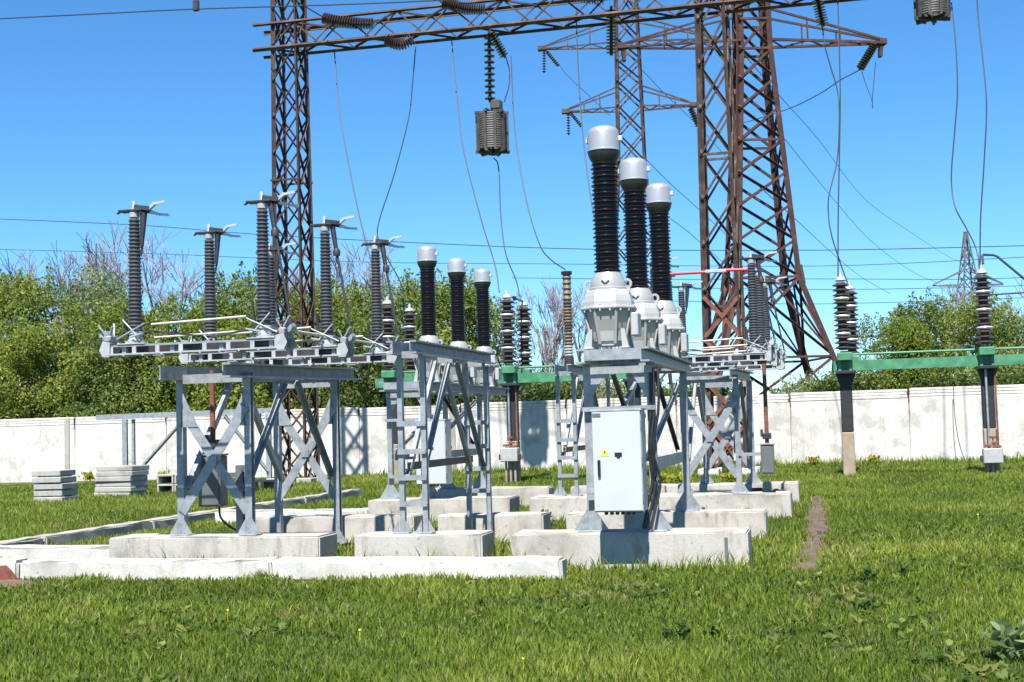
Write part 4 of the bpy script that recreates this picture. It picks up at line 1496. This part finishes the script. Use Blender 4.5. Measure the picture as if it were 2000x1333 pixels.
# drive gear at the foot of two posts
for lab, x in (('grey drive box with red levers at the foot of the rightmost post', 3.76), ('grey drive box with red levers beside the wall shadow', -8.92)):
    t = thing('post_drive', lab, 'drive box', (x, 36.55, 0), 0, 'drive boxes at the foot of concrete posts')
    z0 = .3 if x > 0 else .62
    MB().cbox(-.24, .24, -.18, .17, z0, z0 + .38, .02).build('housing', 'light_grey_paint', t)
    for s in (-1, 1):
        bar(t, 'support_pipe', (s * .13, .02, -.05), (s * .13, .02, z0), .07, .07, 'tan_concrete', 'tube')
        k = MB()
        k.cbox(s * .27 - .035, s * .27 + .035, -.1, .06, z0 + .05, z0 + .2, .01)
        k.build('knob', 'dark_steel', t)
    bar(t, 'support_pipe', (0, .02, -.05), (0, .02, z0), .07, .07, 'tan_concrete', 'tube')
    for k, (dx, zz) in enumerate(((-.1, .45), (.06, .52), (.14, .42), (.02, .66))):
        q = MB()
        q.cbox(dx - .08, dx + .08, -.08, .0, z0 + zz - .03, z0 + zz + .03, .008)
        q.bar((dx, -.04, z0 + .36), (dx, -.04, z0 + zz), .03, .03)
        q.build('lever', 'red_rust', t)
    bar(t, 'shaft_pipe', (-.05, .2, z0 + .38), (-.05, .2, 2.74), .06, .06, 'galvanised', 'tube')
    bar(t, 'shaft_pipe', (.17, .18, z0 + .38), (.17, .18, 2.72), .05, .05, 'red_rust', 'tube')
# bent bus pipe and straight rod leaving to the right
bp = MB()
bp.tube([(3.79, 36.8, 5.44), (3.79, 36.9, 5.66), (3.82, 36.95, 5.70), (4.08, 37, 5.68), (4.18, 37, 5.63), (4.8, 37, 5.02), (5.6, 37, 4.24), (7.4, 37, 3.9)], .032, 8)
tag(bp.build('bus_pipe', 'dark_steel'), 'dark bent bus pipe sloping out of the right edge', 'pipe')
t = thing('bus_rod', 'straight dark rod leaving the single arrester towards the right edge', 'rod', (3.74, 36.76, 4.6))
bar(t, 'rod', (.1, 0, .03), (5.2, .1, .12), .05, .05, 'dark_steel', 'tube')
bar(t, 'clamp', (-.16, 0, .02), (.16, 0, .03), .07, .07, 'dark_steel', 'box')

# ---------------------------------------------------------------- hanging gear on the gantry
DISC = MB().lathe([(.03, -.015), (.05, 0), (.135, .012), (.14, .03), (.06, .06), (.045, .1), (.03, .13)], 16)
DISC_M = {m: DISC.mesh('disc', m) for m in ('dusty_porcelain', 'string_brown')}


def string_between(label, a, b, n, mat, group=None, scale=1.0):
    a, b = Vector(a), Vector(b)
    t = thing('insulator_string', label, 'insulator', a, 0, group)
    q = (b - a).to_track_quat('-Z', 'Y')
    t.rotation_euler = q.to_euler()
    L = (b - a).length
    for i in range(n):
        o = put('disc', DISC_M[mat], t, (0, 0, -L * (i + .9) / n))
        f = L / n / .145
        o.scale = (scale, scale, f)
    bar(t, 'end_fitting', (0, 0, -L - .06), (0, 0, -L + .03), .08, .08, 'dark_steel', 'box')
    bar(t, 'end_fitting', (0, 0, -.12), (0, 0, .08), .07, .07, 'dark_steel', 'box')
    return t


def catenary_string(label, pts, n, mat):
    """string of discs along a sagging path"""
    pts = smooth_path(pts, 8)
    t = thing('insulator_string', label, 'insulator', pts[0], 0, 'strain strings on the gantry beam')
    cum = [0]
    for a, b in zip(pts, pts[1:]):
        cum.append(cum[-1] + (b - a).length)
    for i in range(n):
        l = cum[-1] * (i + .5) / n
        k = max(j for j in range(len(cum) - 1) if cum[j] <= l)
        f = (l - cum[k]) / (cum[k + 1] - cum[k])
        p = pts[k].lerp(pts[k + 1], f)
        d = pts[k + 1] - pts[k]
        o = put('disc', DISC_M[mat], t, p - pts[0])
        o.rotation_euler = d.to_track_quat('-Z', 'Y').to_euler()
        o.scale = (1.35, 1.35, cum[-1] / n / .145)
    fit = MB()
    fit.tube([p - pts[0] for p in pts], .03, 5)
    fit.build('pin_chain', 'dark_steel', t)
    return t


catenary_string('brown strain string on the gantry beam nearest the slender column', [(-15.28, 39.42, 14.61), (-14.75, 39.44, 14.45), (-14.17, 39.47, 14.34), (-13.64, 39.52, 14.3)], 20, 'string_brown')
catenary_string('brown strain string above the hanging line trap', [(-11.33, 39.42, 14.71), (-10.89, 39.44, 14.53), (-10.51, 39.47, 14.44), (-10.02, 39.52, 14.4)], 19, 'string_brown')
catenary_string('brown strain string at the top edge left of the far tower', [(-7.71, 39.42, 14.73), (-7.23, 39.44, 14.53), (-6.75, 39.47, 14.38), (-6.31, 39.52, 14.32)], 19, 'string_brown')
catenary_string('short sagging string under the beam between two dropper wires', [(-13.25, 39.61, 13.79), (-12.96, 39.61, 13.61), (-12.67, 39.61, 13.6), (-12.39, 39.61, 13.76)], 13, 'string_brown')
string_between('vertical string of separate dark discs carrying the near line trap', (-10.05, 40.0, 13.76), (-10.08, 40.0, 11.67), 11, 'dusty_porcelain', None, 1.2)
string_between('short slanted dark string beside the disc string', (-9.95, 39.81, 13.74), (-9.56, 39.9, 12.99), 10, 'dusty_porcelain', None, 1.05)
string_between('thick dark vertical string in front of the far tower', (-6.19, 39.9, 14.13), (-6.25, 40.0, 12.78), 14, 'dusty_porcelain', None, 1.15)
string_between('dark slanted string at the top edge right of the pylon', (-0.12, 39.9, 13.89), (0.02, 40.0, 13.05), 11, 'dusty_porcelain', None, 1.3)
string_between('slanted dark string under the right tip of the pylon arm', (1.96, 53.6, 15.99), (1.36, 53.4, 15.03), 11, 'dusty_porcelain', None, 1.25)
string_between('tiny slanted string under the right arm of the far tower', (-8.5, 86.5, 21.75), (-8.0, 86.3, 20.5), 8, 'dusty_porcelain', None, 1.5)
string_between('tiny slanted string under the upper left arm of the far tower', (-17.6, 85.4, 26.0), (-16.8, 85, 24.9), 8, 'dusty_porcelain', None, .9)
string_between('tiny vertical string at the upper left tip of the far tower', (-17.75, 85.3, 26.0), (-17.78, 85.2, 24.6), 8, 'dusty_porcelain', None, .9)
string_between('tiny vertical string at the lower left tip of the far tower', (-16.3, 85.4, 21.8), (-16.3, 85.3, 20.4), 8, 'dusty_porcelain', None, .9)
string_between('tiny slanted string under the lower left arm of the far tower', (-16.15, 85.4, 21.8), (-15.4, 85.1, 20.8), 8, 'dusty_porcelain', None, .9)


def line_trap(label, x, y, ztop):
    t = thing('line_trap', label, 'line trap', (x, y, ztop), 0, 'line traps hanging from the gantry')
    R_, H = .46, 1.3
    z0, z1 = -1.58, -.40
    # open coil: stacked rings with vertical slats outside
    b = MB()
    pr_ = []
    for k in range(16):
        zz = z0 + .06 + (z1 - z0 - .12) * k / 15
        pr_ += [(R_ - .005, zz - .03), (R_ + .01, zz), (R_ - .005, zz + .03)]
    b.lathe(pr_ + [(R_ - .03, z1 - .03), (R_ - .03, z0 + .03), pr_[0]], 28, cap=False)
    b.build('coil', 'trap_grey', t)
    for k in range(10):
        a = 2 * math.pi * k / 10 + .1
        c, s = math.cos(a), math.sin(a)
        bar(t, 'slat', (c * (R_ + .025), s * (R_ + .025), z0 - .03), (c * (R_ + .025), s * (R_ + .025), z1 + .03), .075, .045, 'trap_grey', 'box', (c, s, 0))
    for zz in (z0 - .02, z1 + .02):
        for k in range(3):
            a = math.pi * k / 3 + .4
            c, s = math.cos(a), math.sin(a)
            bar(t, 'spider_arm', (c * (R_ + .07), s * (R_ + .07), zz), (-c * (R_ + .07), -s * (R_ + .07), zz), .06, .10, 'trap_grey', 'box')
    tn = MB()
    tn.cbox(-.02, .32, -.12, .2, z1 + .10, z1 + .42, .05)
    tn.build('tuning_unit', 'trap_grey', t)
    bar(t, 'centre_rod', (0, 0, z0 + .02), (0, 0, .0), .05, .05, 'dark_steel', 'tube')
    bar(t, 'terminal', (.02, 0, z0 - .14), (.02, 0, z0 - .04), .12, .06, 'dark_steel', 'box')
    return t


line_trap('dark slatted line trap hanging below the disc string', -10.04, 40, 11.65)
line_trap('second line trap cut off by the top edge at the right', 3.09, 40, 14.52)

# ---------------------------------------------------------------- wires
WIRES = [
  ('slack dropper wire from the gantry to the arrester beside the leftmost concrete post', 0.016, [(-15.19,40.1,13.78),(-14.89,39.53,12.07),(-14.53,39.03,10.64),(-13.86,38.22,8.4),(-13.14,37.46,6.41),(-12.62,37.0,5.26)]),
  ('bowed dropper wire curving left then right to the rear leftmost arrester', 0.016, [(-12.47,40.1,13.6),(-12.54,39.93,12.45),(-12.65,39.76,11.29),(-13.07,39.48,9.5),(-13.51,39.24,8.05),(-13.52,39.14,7.41),(-13.15,39.03,6.71),(-12.75,38.91,6.0),(-12.59,38.8,5.31)]),
  ('long dropper wire left of the hanging line trap, ending on a twin arrester', 0.016, [(-11.29,40.1,13.82),(-11.15,39.75,12.77),(-10.97,39.38,11.7),(-10.64,38.77,9.97),(-9.91,37.89,7.63),(-9.41,37.35,6.26),(-9.21,37.0,5.38)]),
  ('wavy wire hanging from the bottom of the near line trap', 0.016, [(-10.04,40.1,9.88),(-9.87,40.0,9.55),(-9.74,39.57,8.01),(-9.53,39.22,6.78),(-9.17,38.95,5.92),(-9.04,38.8,5.41)]),
  ('short jumper wire from the slanted insulator string to the trap head', 0.014, [(-9.56,40.1,13.0),(-9.45,40.07,12.53),(-9.48,40.03,12.05),(-9.63,40.0,11.57)]),
  ('dropper wire right of the line trap, ending on the brown banded column', 0.016, [(-9.4,40.1,12.99),(-9.26,39.55,11.6),(-9.04,38.92,10.03),(-8.56,38.07,8.02),(-8.09,37.48,6.72),(-7.74,37.24,6.26),(-7.29,37.0,5.93)]),
  ('dropper wire passing behind the nearest tall instrument transformer', 0.016, [(-7.31,40.1,14.35),(-7.22,39.6,12.69),(-7.1,39.14,11.16),(-6.94,38.67,9.67),(-6.6,37.99,7.58),(-6.01,37.24,5.41),(-5.47,37.0,4.93)]),
  ('wavy wire from the dark vertical string to the right post arrester', 0.016, [(-0.0,40.1,13.03),(0.05,40.0,12.42),(0.18,39.9,11.77),(0.36,39.75,10.89),(0.34,39.57,9.73),(0.23,39.41,8.82),(-0.04,39.23,7.77),(-0.02,39.08,6.87),(0.19,38.92,5.97),(0.39,38.8,5.28)]),
  ('nearly straight dropper wire onto the twin arrester by the lattice pylon', 0.016, [(0.48,40.1,14.69),(0.45,39.48,12.69),(0.41,38.86,10.75),(0.32,38.3,9.04),(0.2,37.63,7.08),(0.12,37.0,5.31)]),
  ('wavy wire hanging from the line trap cut by the top edge', 0.016, [(3.63,40.1,13.36),(3.64,39.62,11.97),(3.58,39.1,10.53),(3.41,38.64,9.29),(3.22,38.12,7.94),(3.26,37.8,7.12),(3.5,37.53,6.47),(3.7,37.26,5.85),(3.71,37.0,5.21)]),
  ('rightmost dropper wire running down to the single arrester stack', 0.016, [(4.34,40.1,14.27),(4.28,39.63,12.79),(4.3,39.16,11.35),(4.28,38.69,9.95),(4.08,38.12,8.29),(3.86,37.55,6.7),(3.72,37.0,5.21)]),
  ('high shield wire with a dark clamp across the top left corner', 0.018, [(-28.05,39.5,15.84),(-22.78,39.04,15.4),(-19.29,38.72,15.1),(-13.65,38.17,14.52),(-8.74,37.64,14.07),(-4.94,37.2,13.74)]),
  ('slack phase conductor leading out of frame from the strain string nearest the gantry column', 0.016, [(-15.17,39.6,14.58),(-15.17,37.82,14.45),(-15.08,36.03,14.32),(-14.82,34.0,14.22)]),
  ('phase conductor leading out of frame from the middle strain string', 0.016, [(-11.29,39.6,14.61),(-11.17,38.0,14.43),(-10.86,35.0,14.04)]),
  ('upper far line conductor crossing the whole sky behind the posts', 0.017, [(-49.75,70.0,14.88),(-43.42,69.66,14.21),(-37.36,69.32,13.51),(-30.94,68.94,12.6),(-22.46,68.41,11.59),(-12.35,67.73,10.53),(-0.61,66.87,9.68),(9.96,66.0,9.19)]),
  ('faint far conductor low over the bare trees', 0.017, [(-63.98,90.0,16.31),(-48.35,89.66,14.97),(-32.36,89.28,13.41),(-17.64,88.91,12.39),(-0.85,88.43,11.26),(13.25,88.0,11.06)]),
  ('far conductor at the height of the red switch blade', 0.017, [(-21.48,90.0,11.77),(-10.85,89.43,11.04),(-0.89,88.87,10.48),(7.84,88.34,9.93),(13.18,88.0,9.8)]),
  ('far conductor just above the low hedge by the pylon', 0.017, [(-11.9,95.0,11.07),(-0.97,94.19,10.28),(8.27,93.47,9.87),(13.91,93.0,9.73)]),
  ('lowest far conductor running to the distant hedge', 0.017, [(-11.58,95.0,10.11),(-1.01,94.21,9.3),(13.87,93.0,8.93)]),
  ('pylon line conductor going left from the right arm string', 0.018, [(1.35,53.4,14.97),(0.59,56.03,15.26),(-0.25,58.81,15.43),(-1.87,63.18,15.83),(-5.02,70.0,16.7)]),
  ('upper thin line conductor sagging from the pylon to the right hedge', 0.018, [(-3.59,58.0,17.59),(-2.62,87.03,21.87),(-0.63,109.31,23.56),(3.47,140.13,23.4),(9.08,163.56,22.78),(14.33,181.13,21.81),(17.47,190.0,21.42)]),
  ('middle thin line conductor sagging from the pylon to the right hedge', 0.018, [(-3.45,58.0,15.65),(-2.5,84.79,18.8),(-0.02,112.86,19.77),(3.73,137.88,18.93),(8.61,158.65,17.78),(12.12,170.0,17.41)]),
  ('lower thin line conductor dropping beside the pylon leg', 0.018, [(-2.96,58.0,11.54),(-1.85,89.67,14.14),(-0.21,109.75,14.77),(2.46,131.05,14.74),(5.92,150.0,14.54)]),
  ('thin conductor from the far tower top arm sloping behind the tall transformers', 0.018, [(-11.53,86.0,24.44),(-10.75,92.48,24.21),(-9.4,100.54,23.66),(-7.59,110.0,22.35)]),
  ('thin conductor sloping from the far tower past the transformer heads', 0.017, [(-11.4,86.0,18.5),(-10.35,90.12,17.52),(-8.88,94.85,16.32),(-7.12,100.0,14.77)]),
  ('second thin conductor below it behind the smallest transformer head', 0.017, [(-9.96,86.0,14.54),(-9.39,89.63,14.27),(-8.77,93.5,13.83),(-7.57,100.0,12.9)]),
  ('thin conductor from the far tower left arm slanting to its body', 0.02, [(-16.72,85.0,24.93),(-15.94,83.95,23.83),(-14.31,81.99,22.0),(-12.75,80.0,20.2)]),
  ('thin loose jumper loop under the right tip of the pylon arm', 0.012, [(1.41,53.4,14.9),(1.56,53.44,14.34),(1.74,53.47,13.77),(1.75,53.49,13.45),(1.76,53.51,13.77),(1.85,53.55,14.5),(1.95,53.6,15.27)]),
  ('thin cable hanging down the wall beside the rightmost post', 0.01, [(3.61,45.7,2.51),(3.59,45.55,1.72),(3.64,45.4,0.9),(3.75,45.28,0.29),(3.93,45.2,-0.11)]),
  ('thin cable hanging down the wall behind the tan-footed post', 0.01, [(0.17,45.7,2.43),(0.1,45.66,1.5),(0.08,45.6,0.33)]),
]
for lab, r_, pts in WIRES:
    b = MB()
    b.tube(smooth_path(pts, 6), r_ * 1.25, 5)
    tag(b.build('conductor_wire', 'conductor'), lab, 'wire')
ck = MB()
ck.cbox(-.1, .1, -.06, .06, -.16, .2, .03)
tag(ck.build('wire_clamp', 'dark_steel', None, (-19.28, 38.7, 15.18)), 'small dark clamp on the high shield wire in the top left sky', 'clamp')

t = thing('jumper_bar', 'short dark bar joining the tops of the twin arresters near the far transformers', 'bar', (-8.93, 36.76, 5.26))
bar(t, 'rod', (0, 0, .02), (0, 1.98, .0), .05, .05, 'dark_steel', 'tube')
bar(t, 'clamp', (0, .9, -.06), (0, .9, .06), .1, .1, 'dark_steel', 'box')

# ---------------------------------------------------------------- stored material on the grass
def slab(label, x, y, z, w, d, h, group, rz):
    b = MB()
    b.cbox(-w / 2, w / 2, -d / 2, d / 2, 0, h, .018)
    return tag(b.build('concrete_slab', 'slab_concrete', None, (x, y, z), rz), label, 'slab', group)


ordn = ['bottom', 'second lowest', 'middle', 'second highest', 'topmost']
for k in range(5):
    slab(ordn[k] + ' slab of the leftmost square slab stack', -19.5 + R.uniform(-.03, .03), 30.9 + R.uniform(-.03, .03), k * .168, .80, .78, .150, 'slabs of the leftmost stack', .02 + R.uniform(-.02, .02))
    if k < 4:
        for s in (-1, 1):
            sp = MB().cbox(-.04, .04, -.36, .36, 0, .018, .002)
            tag(sp.build('wood_batten', 'bark', None, (-19.5 + s * .22, 30.9, k * .168 + .150)), 'thin batten under the ' + ordn[k + 1] + ' slab of the leftmost stack, ' + ('left' if s < 0 else 'right') + ' side', 'batten', 'battens between the slabs of the leftmost stack')
ordn = ['bottom', 'second lowest', 'third lowest', 'third highest', 'second highest', 'topmost']
for k in range(6):
    slab(ordn[k] + ' slab of the wider uneven stack beside the leftmost one', -19.0 + R.uniform(-.06, .06), 33.3 + R.uniform(-.04, .04), k * .14, 1.12, .85, .135, 'slabs of the wider stack', -.06 + R.uniform(-.05, .05))
# hollow trough blocks, dark inside
tk = 0
for zz in (0, .27):
    for xx in (-18.45, -17.92):
        b = MB()
        b.cbox(-.255, .255, -.5, .5, .20, .255, .01)
        b.cbox(-.255, -.20, -.5, .5, 0, .198, .01)
        b.cbox(.20, .255, -.5, .5, 0, .198, .01)
        b.box(-.2, .2, .40, .46, 0, .198)
        o = b.build('trough_block', 'slab_concrete', None, (xx + R.uniform(-.02, .02), 35.2, zz), R.uniform(-.03, .03))
        tag(o, ['lower left', 'lower right', 'upper left', 'upper right'][tk] + ' hollow trough block in the small dark stack by the slabs', 'trough', 'hollow trough blocks')
        tk += 1
t = thing('pallet', 'dark low pallet lying on the grass behind the near stand', 'pallet', (-15.3, 34.6, 0), .1)
for k in range(5):
    bar(t, 'slat', (-.55, -.4 + .2 * k, .30), (.55, -.4 + .2 * k, .30), .14, .03, 'tar_black', 'box')
for k in range(3):
    bar(t, 'bearer', (-.5 + .5 * k, -.5, .14), (-.5 + .5 * k, .5, .14), .1, .28, 'tar_black', 'box')
# spare galvanised frame standing by the wall
t = thing('spare_frame', 'spare galvanised trestle frame standing against the left wall', 'steel frame', (-20.8, 40.6, 0))
bar(t, 'top_beam', (-3.25, 0, 2.28), (3.3, 0, 2.33), .12, .17, 'galvanised', 'channel')
bar(t, 'leg', (-2.2, -.03, 0), (-2.2, -.03, 2.19), .17, .09, 'galvanised', 'channel', (0, 1, 0))
bar(t, 'leg', (-1.95, .08, 0), (-1.95, .08, 2.19), .09, .09, 'galvanised', 'channel', (0, 1, 0))
bar(t, 'leg', (2.9, .0, 0), (2.9, .0, 2.22), .16, .09, 'galvanised', 'channel', (0, 1, 0))
bar(t, 'leg', (3.12, .06, 0), (3.12, .06, 2.22), .07, .09, 'galvanised', 'channel', (0, 1, 0))
bar(t, 'diagonal', (-2.0, -.03, .25), (-.05, -.03, 2.18), .12, .2, 'galvanised', 'angle', (0, -1, 0))
bar(t, 'diagonal', (2.85, -.03, .35), (1.35, -.03, 2.2), .12, .2, 'galvanised', 'angle', (0, -1, 0))
# soil heap and rusty lump at the left edge
rn = random.Random(4)
b = MB()
N = 26
for i in range(9):
    for j in range(7):
        pass
prof = []
for j in range(6):
    f = j / 5
    for i in range(18):
        a = 2 * math.pi * i / 18
        rr_ = (1 - f) * (1 + .25 * math.sin(3 * a) + rn.uniform(-.12, .12))
        prof.append((rr_ * .36 * math.cos(a), rr_ * .24 * math.sin(a), .07 * (1 - (1 - f) ** 2) + rn.uniform(0, .015) - (0.02 if j == 0 else 0)))
fs = [(j * 18 + i, j * 18 + (i + 1) % 18, (j + 1) * 18 + (i + 1) % 18, (j + 1) * 18 + i) for j in range(5) for i in range(18)]
b.add(prof, fs, True)
tag(b.build('soil_heap', 'dirt', None, (-8.95, 13.2, 0)), 'small heap of crumbly soil in front of the kerb at the left edge', 'soil', None)
b = MB()
b.prism([(-.3, 0), (.06, 0), (.02, .07), (-.04, .15), (-.1, .21), (-.28, .2)], 'y', -.1, .1)
tag(b.build('brick_lump', 'brick_red', None, (-9.02, 13.42, 0), .2), 'dark red broken masonry lump cut by the left edge', 'masonry')
# dark openings / conduit ends on the rear block
for k, (x, lab) in enumerate(((-1.55, 'square dark conduit opening on the farthest right block'), (-1.2, 'round dark conduit opening on the farthest right block'))):
    b = MB()
    if k == 0:
        b.cbox(-.1, .1, -.03, .0, .08, .32, .01)
    else:
        b.lathe([(.10, 0), (.10, .03)], 14, Matrix.Translation((0, 0, .2)) @ Matrix.Rotation(math.pi / 2, 4, 'X'))
    tag(b.build('conduit_end', 'black_plastic', None, (x, 25.705, 0)), lab, 'conduit', 'conduit ends')
b = MB()
b.box(-.018, .018, -.012, 0, .06, .34)
tag(b.build('rebar_stub', 'grey_paint', None, (-1.24, 14.742, 0)), 'thin dark bar standing against the right part of the front block', 'bar')


# ---------------------------------------------------------------- weeds
def weed_mesh(name, seed, h, r, n, pal, lw=.28):
    rn = np.random.RandomState(seed)
    V, T, Cc = [], [], []
    pal = np.array(pal)
    for i in range(n):
        a, el = rn.uniform(0, 2 * np.pi), rn.uniform(.25, 1.35)
        L = r * rn.uniform(.35, .75)
        base = np.array([rn.normal(0, r * .3), rn.normal(0, r * .3), h * rn.uniform(0, .55)])
        d = np.array([math.cos(a) * math.cos(el), math.sin(a) * math.cos(el), math.sin(el)])
        sd = np.array([-math.sin(a), math.cos(a), 0])
        w = L * lw * rn.uniform(.7, 1.2)
        p0, p1, p2 = base, base + d * L * .5, base + d * L * .85 + np.array([0, 0, -.12 * L])
        p3 = p2 + d * L * .2 + np.array([0, 0, -.1 * L])
        k = len(V)
        V += [p0, p1 - sd * w, p1 + sd * w, p2 - sd * w * .75, p2 + sd * w * .75, p3]
        T += [(k, k + 1, k + 2), (k + 1, k + 3, k + 2), (k + 2, k + 3, k + 4), (k + 3, k + 5, k + 4)]
        c = pal[rn.randint(len(pal))] * rn.uniform(.8, 1.25)
        Cc += [c] * 6
    return soup(name, np.array(V), np.array(T), np.array(Cc), 'leaf')


WP = [(.11, .17, .06), (.17, .24, .10), (.26, .32, .16)]
WD = [(.025, .06, .012), (.04, .085, .016), (.06, .11, .02)]
WY = [(.16, .19, .02), (.24, .26, .03), (.40, .36, .03)]
WEED = [weed_mesh('leaves', 1, .26, .20, 60, WP), weed_mesh('leaves', 2, .16, .16, 45, WD, .22), weed_mesh('leaves', 3, .5, .4, 90, WY, .16), weed_mesh('leaves', 4, .35, .25, 50, WP, .12)]
WL = [(0, .98, 9.35, 1.15, 'big grey-green leafy weed at the lower right corner'), (0, 1.25, 9.1, .9, 'grey-green leafy weed cut by the right edge'),
      (1, -1.2, 10.1, 1.0, 'dark low weed clump in the middle of the foreground grass'), (1, -.95, 10.0, .7, 'small dark weed right of the foreground weed clump'),
      (1, .15, 11.5, .8, 'dark weed tuft in the grass right of the trench'), (1, .2, 13.6, 1.1, 'dark weedy patch beside the near end of the trench'), (1, .55, 13.9, 1.0, 'dark weedy patch right of the trench, farther one'),
      (2, -3.6, 31.5, 1.1, 'yellow flowering weed behind the cabinet near the wall foot'), (2, -2.6, 33.0, .9, 'yellow-green weed by the foot of the rusty column'), (2, -4.3, 33.0, .9, 'yellow-green weed left of the rusty column foot'),
      (3, -4.0, 20.6, .9, 'thin-leaved weed between the second and third block rows'), (3, -4.5, 20.8, 1.0, 'wispy weed in the gap before the third block row'), (3, -7.3, 17.7, .7, 'thin weed against the second-row block by the near stand'),
      (3, -2.2, 21.9, .8, 'thin weed in front of the third-row block under the far disconnector'), (3, -1.5, 21.9, .7, 'small weed in front of the third-row block, right of another'),
      (2, -27.0, 44.9, 1.0, 'pale green weed at the wall foot above the slab stack'), (2, -24.0, 45.1, .9, 'pale weed at the wall foot between the slab stacks'), (2, -31.0, 44.5, 1.2, 'pale weed clump at the wall foot by the left edge'),
      (2, 1.0, 45.3, .9, 'dark leafy weed against the wall right of the twin arrester post'), (2, 6.0, 45.3, .9, 'leafy weed against the wall at the right edge'), (2, -.9, 44.9, .9, 'weed at the wall foot behind the small grey drive box')]
for k, x, y, s, lab in WL:
    t = thing('leafy_weed', lab, 'weed', (x, y, 0), R.uniform(0, 6.28), 'weeds in the grass')
    o = put('leaves', WEED[k], t)
    o.scale = (s, s, s)
# a few dandelion heads and small pale flowers
rn_ = np.random.RandomState(9)
b = MB()
for i in range(12):
    d = rn_.uniform(8.5, 30)
    s = rn_.uniform(-1, 1) * .38 * d
    x, y = -math.sin(yaw) * d + math.cos(yaw) * s, math.cos(yaw) * d + math.sin(yaw) * s
    if any(a - .1 < x < b_ + .1 and c - .1 < y < d_ + .1 for a, b_, c, d_ in EXC):
        continue
    hgt = rn_.uniform(.08, .14)
    rr_ = rn_.uniform(.008, .012)
    b.lathe([(.002, 0), (.002, hgt), (rr_, hgt + .008), (rr_ * .6, hgt + .016)], 6, Matrix.Translation((x, y, 0)))
tag(b.build('dandelions', 'yellow_sticker'), 'tiny yellow dandelion heads scattered through the grass', 'flowers', kind='stuff')


def rosettes():
    """low clover and dandelion rosettes, uncountable ground cover between the blades"""
    rn = np.random.RandomState(21)
    V, T, Cc = [], [], []
    pal = np.array([(.06, .11, .02), (.10, .16, .03), (.15, .20, .05), (.22, .24, .06)])
    n = 0
    while n < 900:
        d = 8 + 22 * rn.uniform() ** 1.4
        s = rn.uniform(-1, 1) * (.40 * d + .5)
        x, y = -math.sin(yaw) * d + math.cos(yaw) * s, math.cos(yaw) * d + math.sin(yaw) * s
        if vnoise(np.array([x * .8]), np.array([y * .8 + 3]), 12)[0] < .5:
            continue
        if any(a - .05 < x < b_ + .05 and c - .05 < y < d_ + .05 for a, b_, c, d_ in EXC) or y > 45:
            continue
        n += 1
        tone = pal[rn.randint(4)]
        for i in range(rn.randint(5, 11)):
            a, el = rn.uniform(0, 6.283), rn.uniform(.15, .95)
            L = rn.uniform(.05, .12)
            dv = np.array([math.cos(a) * math.cos(el), math.sin(a) * math.cos(el), math.sin(el)])
            sd = np.array([-math.sin(a), math.cos(a), 0]) * L * rn.uniform(.18, .34)
            p0 = np.array([x + rn.normal(0, .015), y + rn.normal(0, .015), .015])
            p1 = p0 + dv * L * .6
            p2 = p0 + dv * L + np.array([0, 0, -.15 * L])
            k = len(V)
            V += [p0, p1 - sd, p1 + sd, p2]
            T += [(k, k + 1, k + 2), (k + 1, k + 3, k + 2)]
            Cc += [tone * rn.uniform(.75, 1.25)] * 4
    me = soup('ground_cover', np.array(V), np.array(T), np.array(Cc), 'leaf')
    tag(put('ground_cover', me), 'low broad-leaved weeds mixed through the grass', 'weeds', kind='stuff')


rosettes()
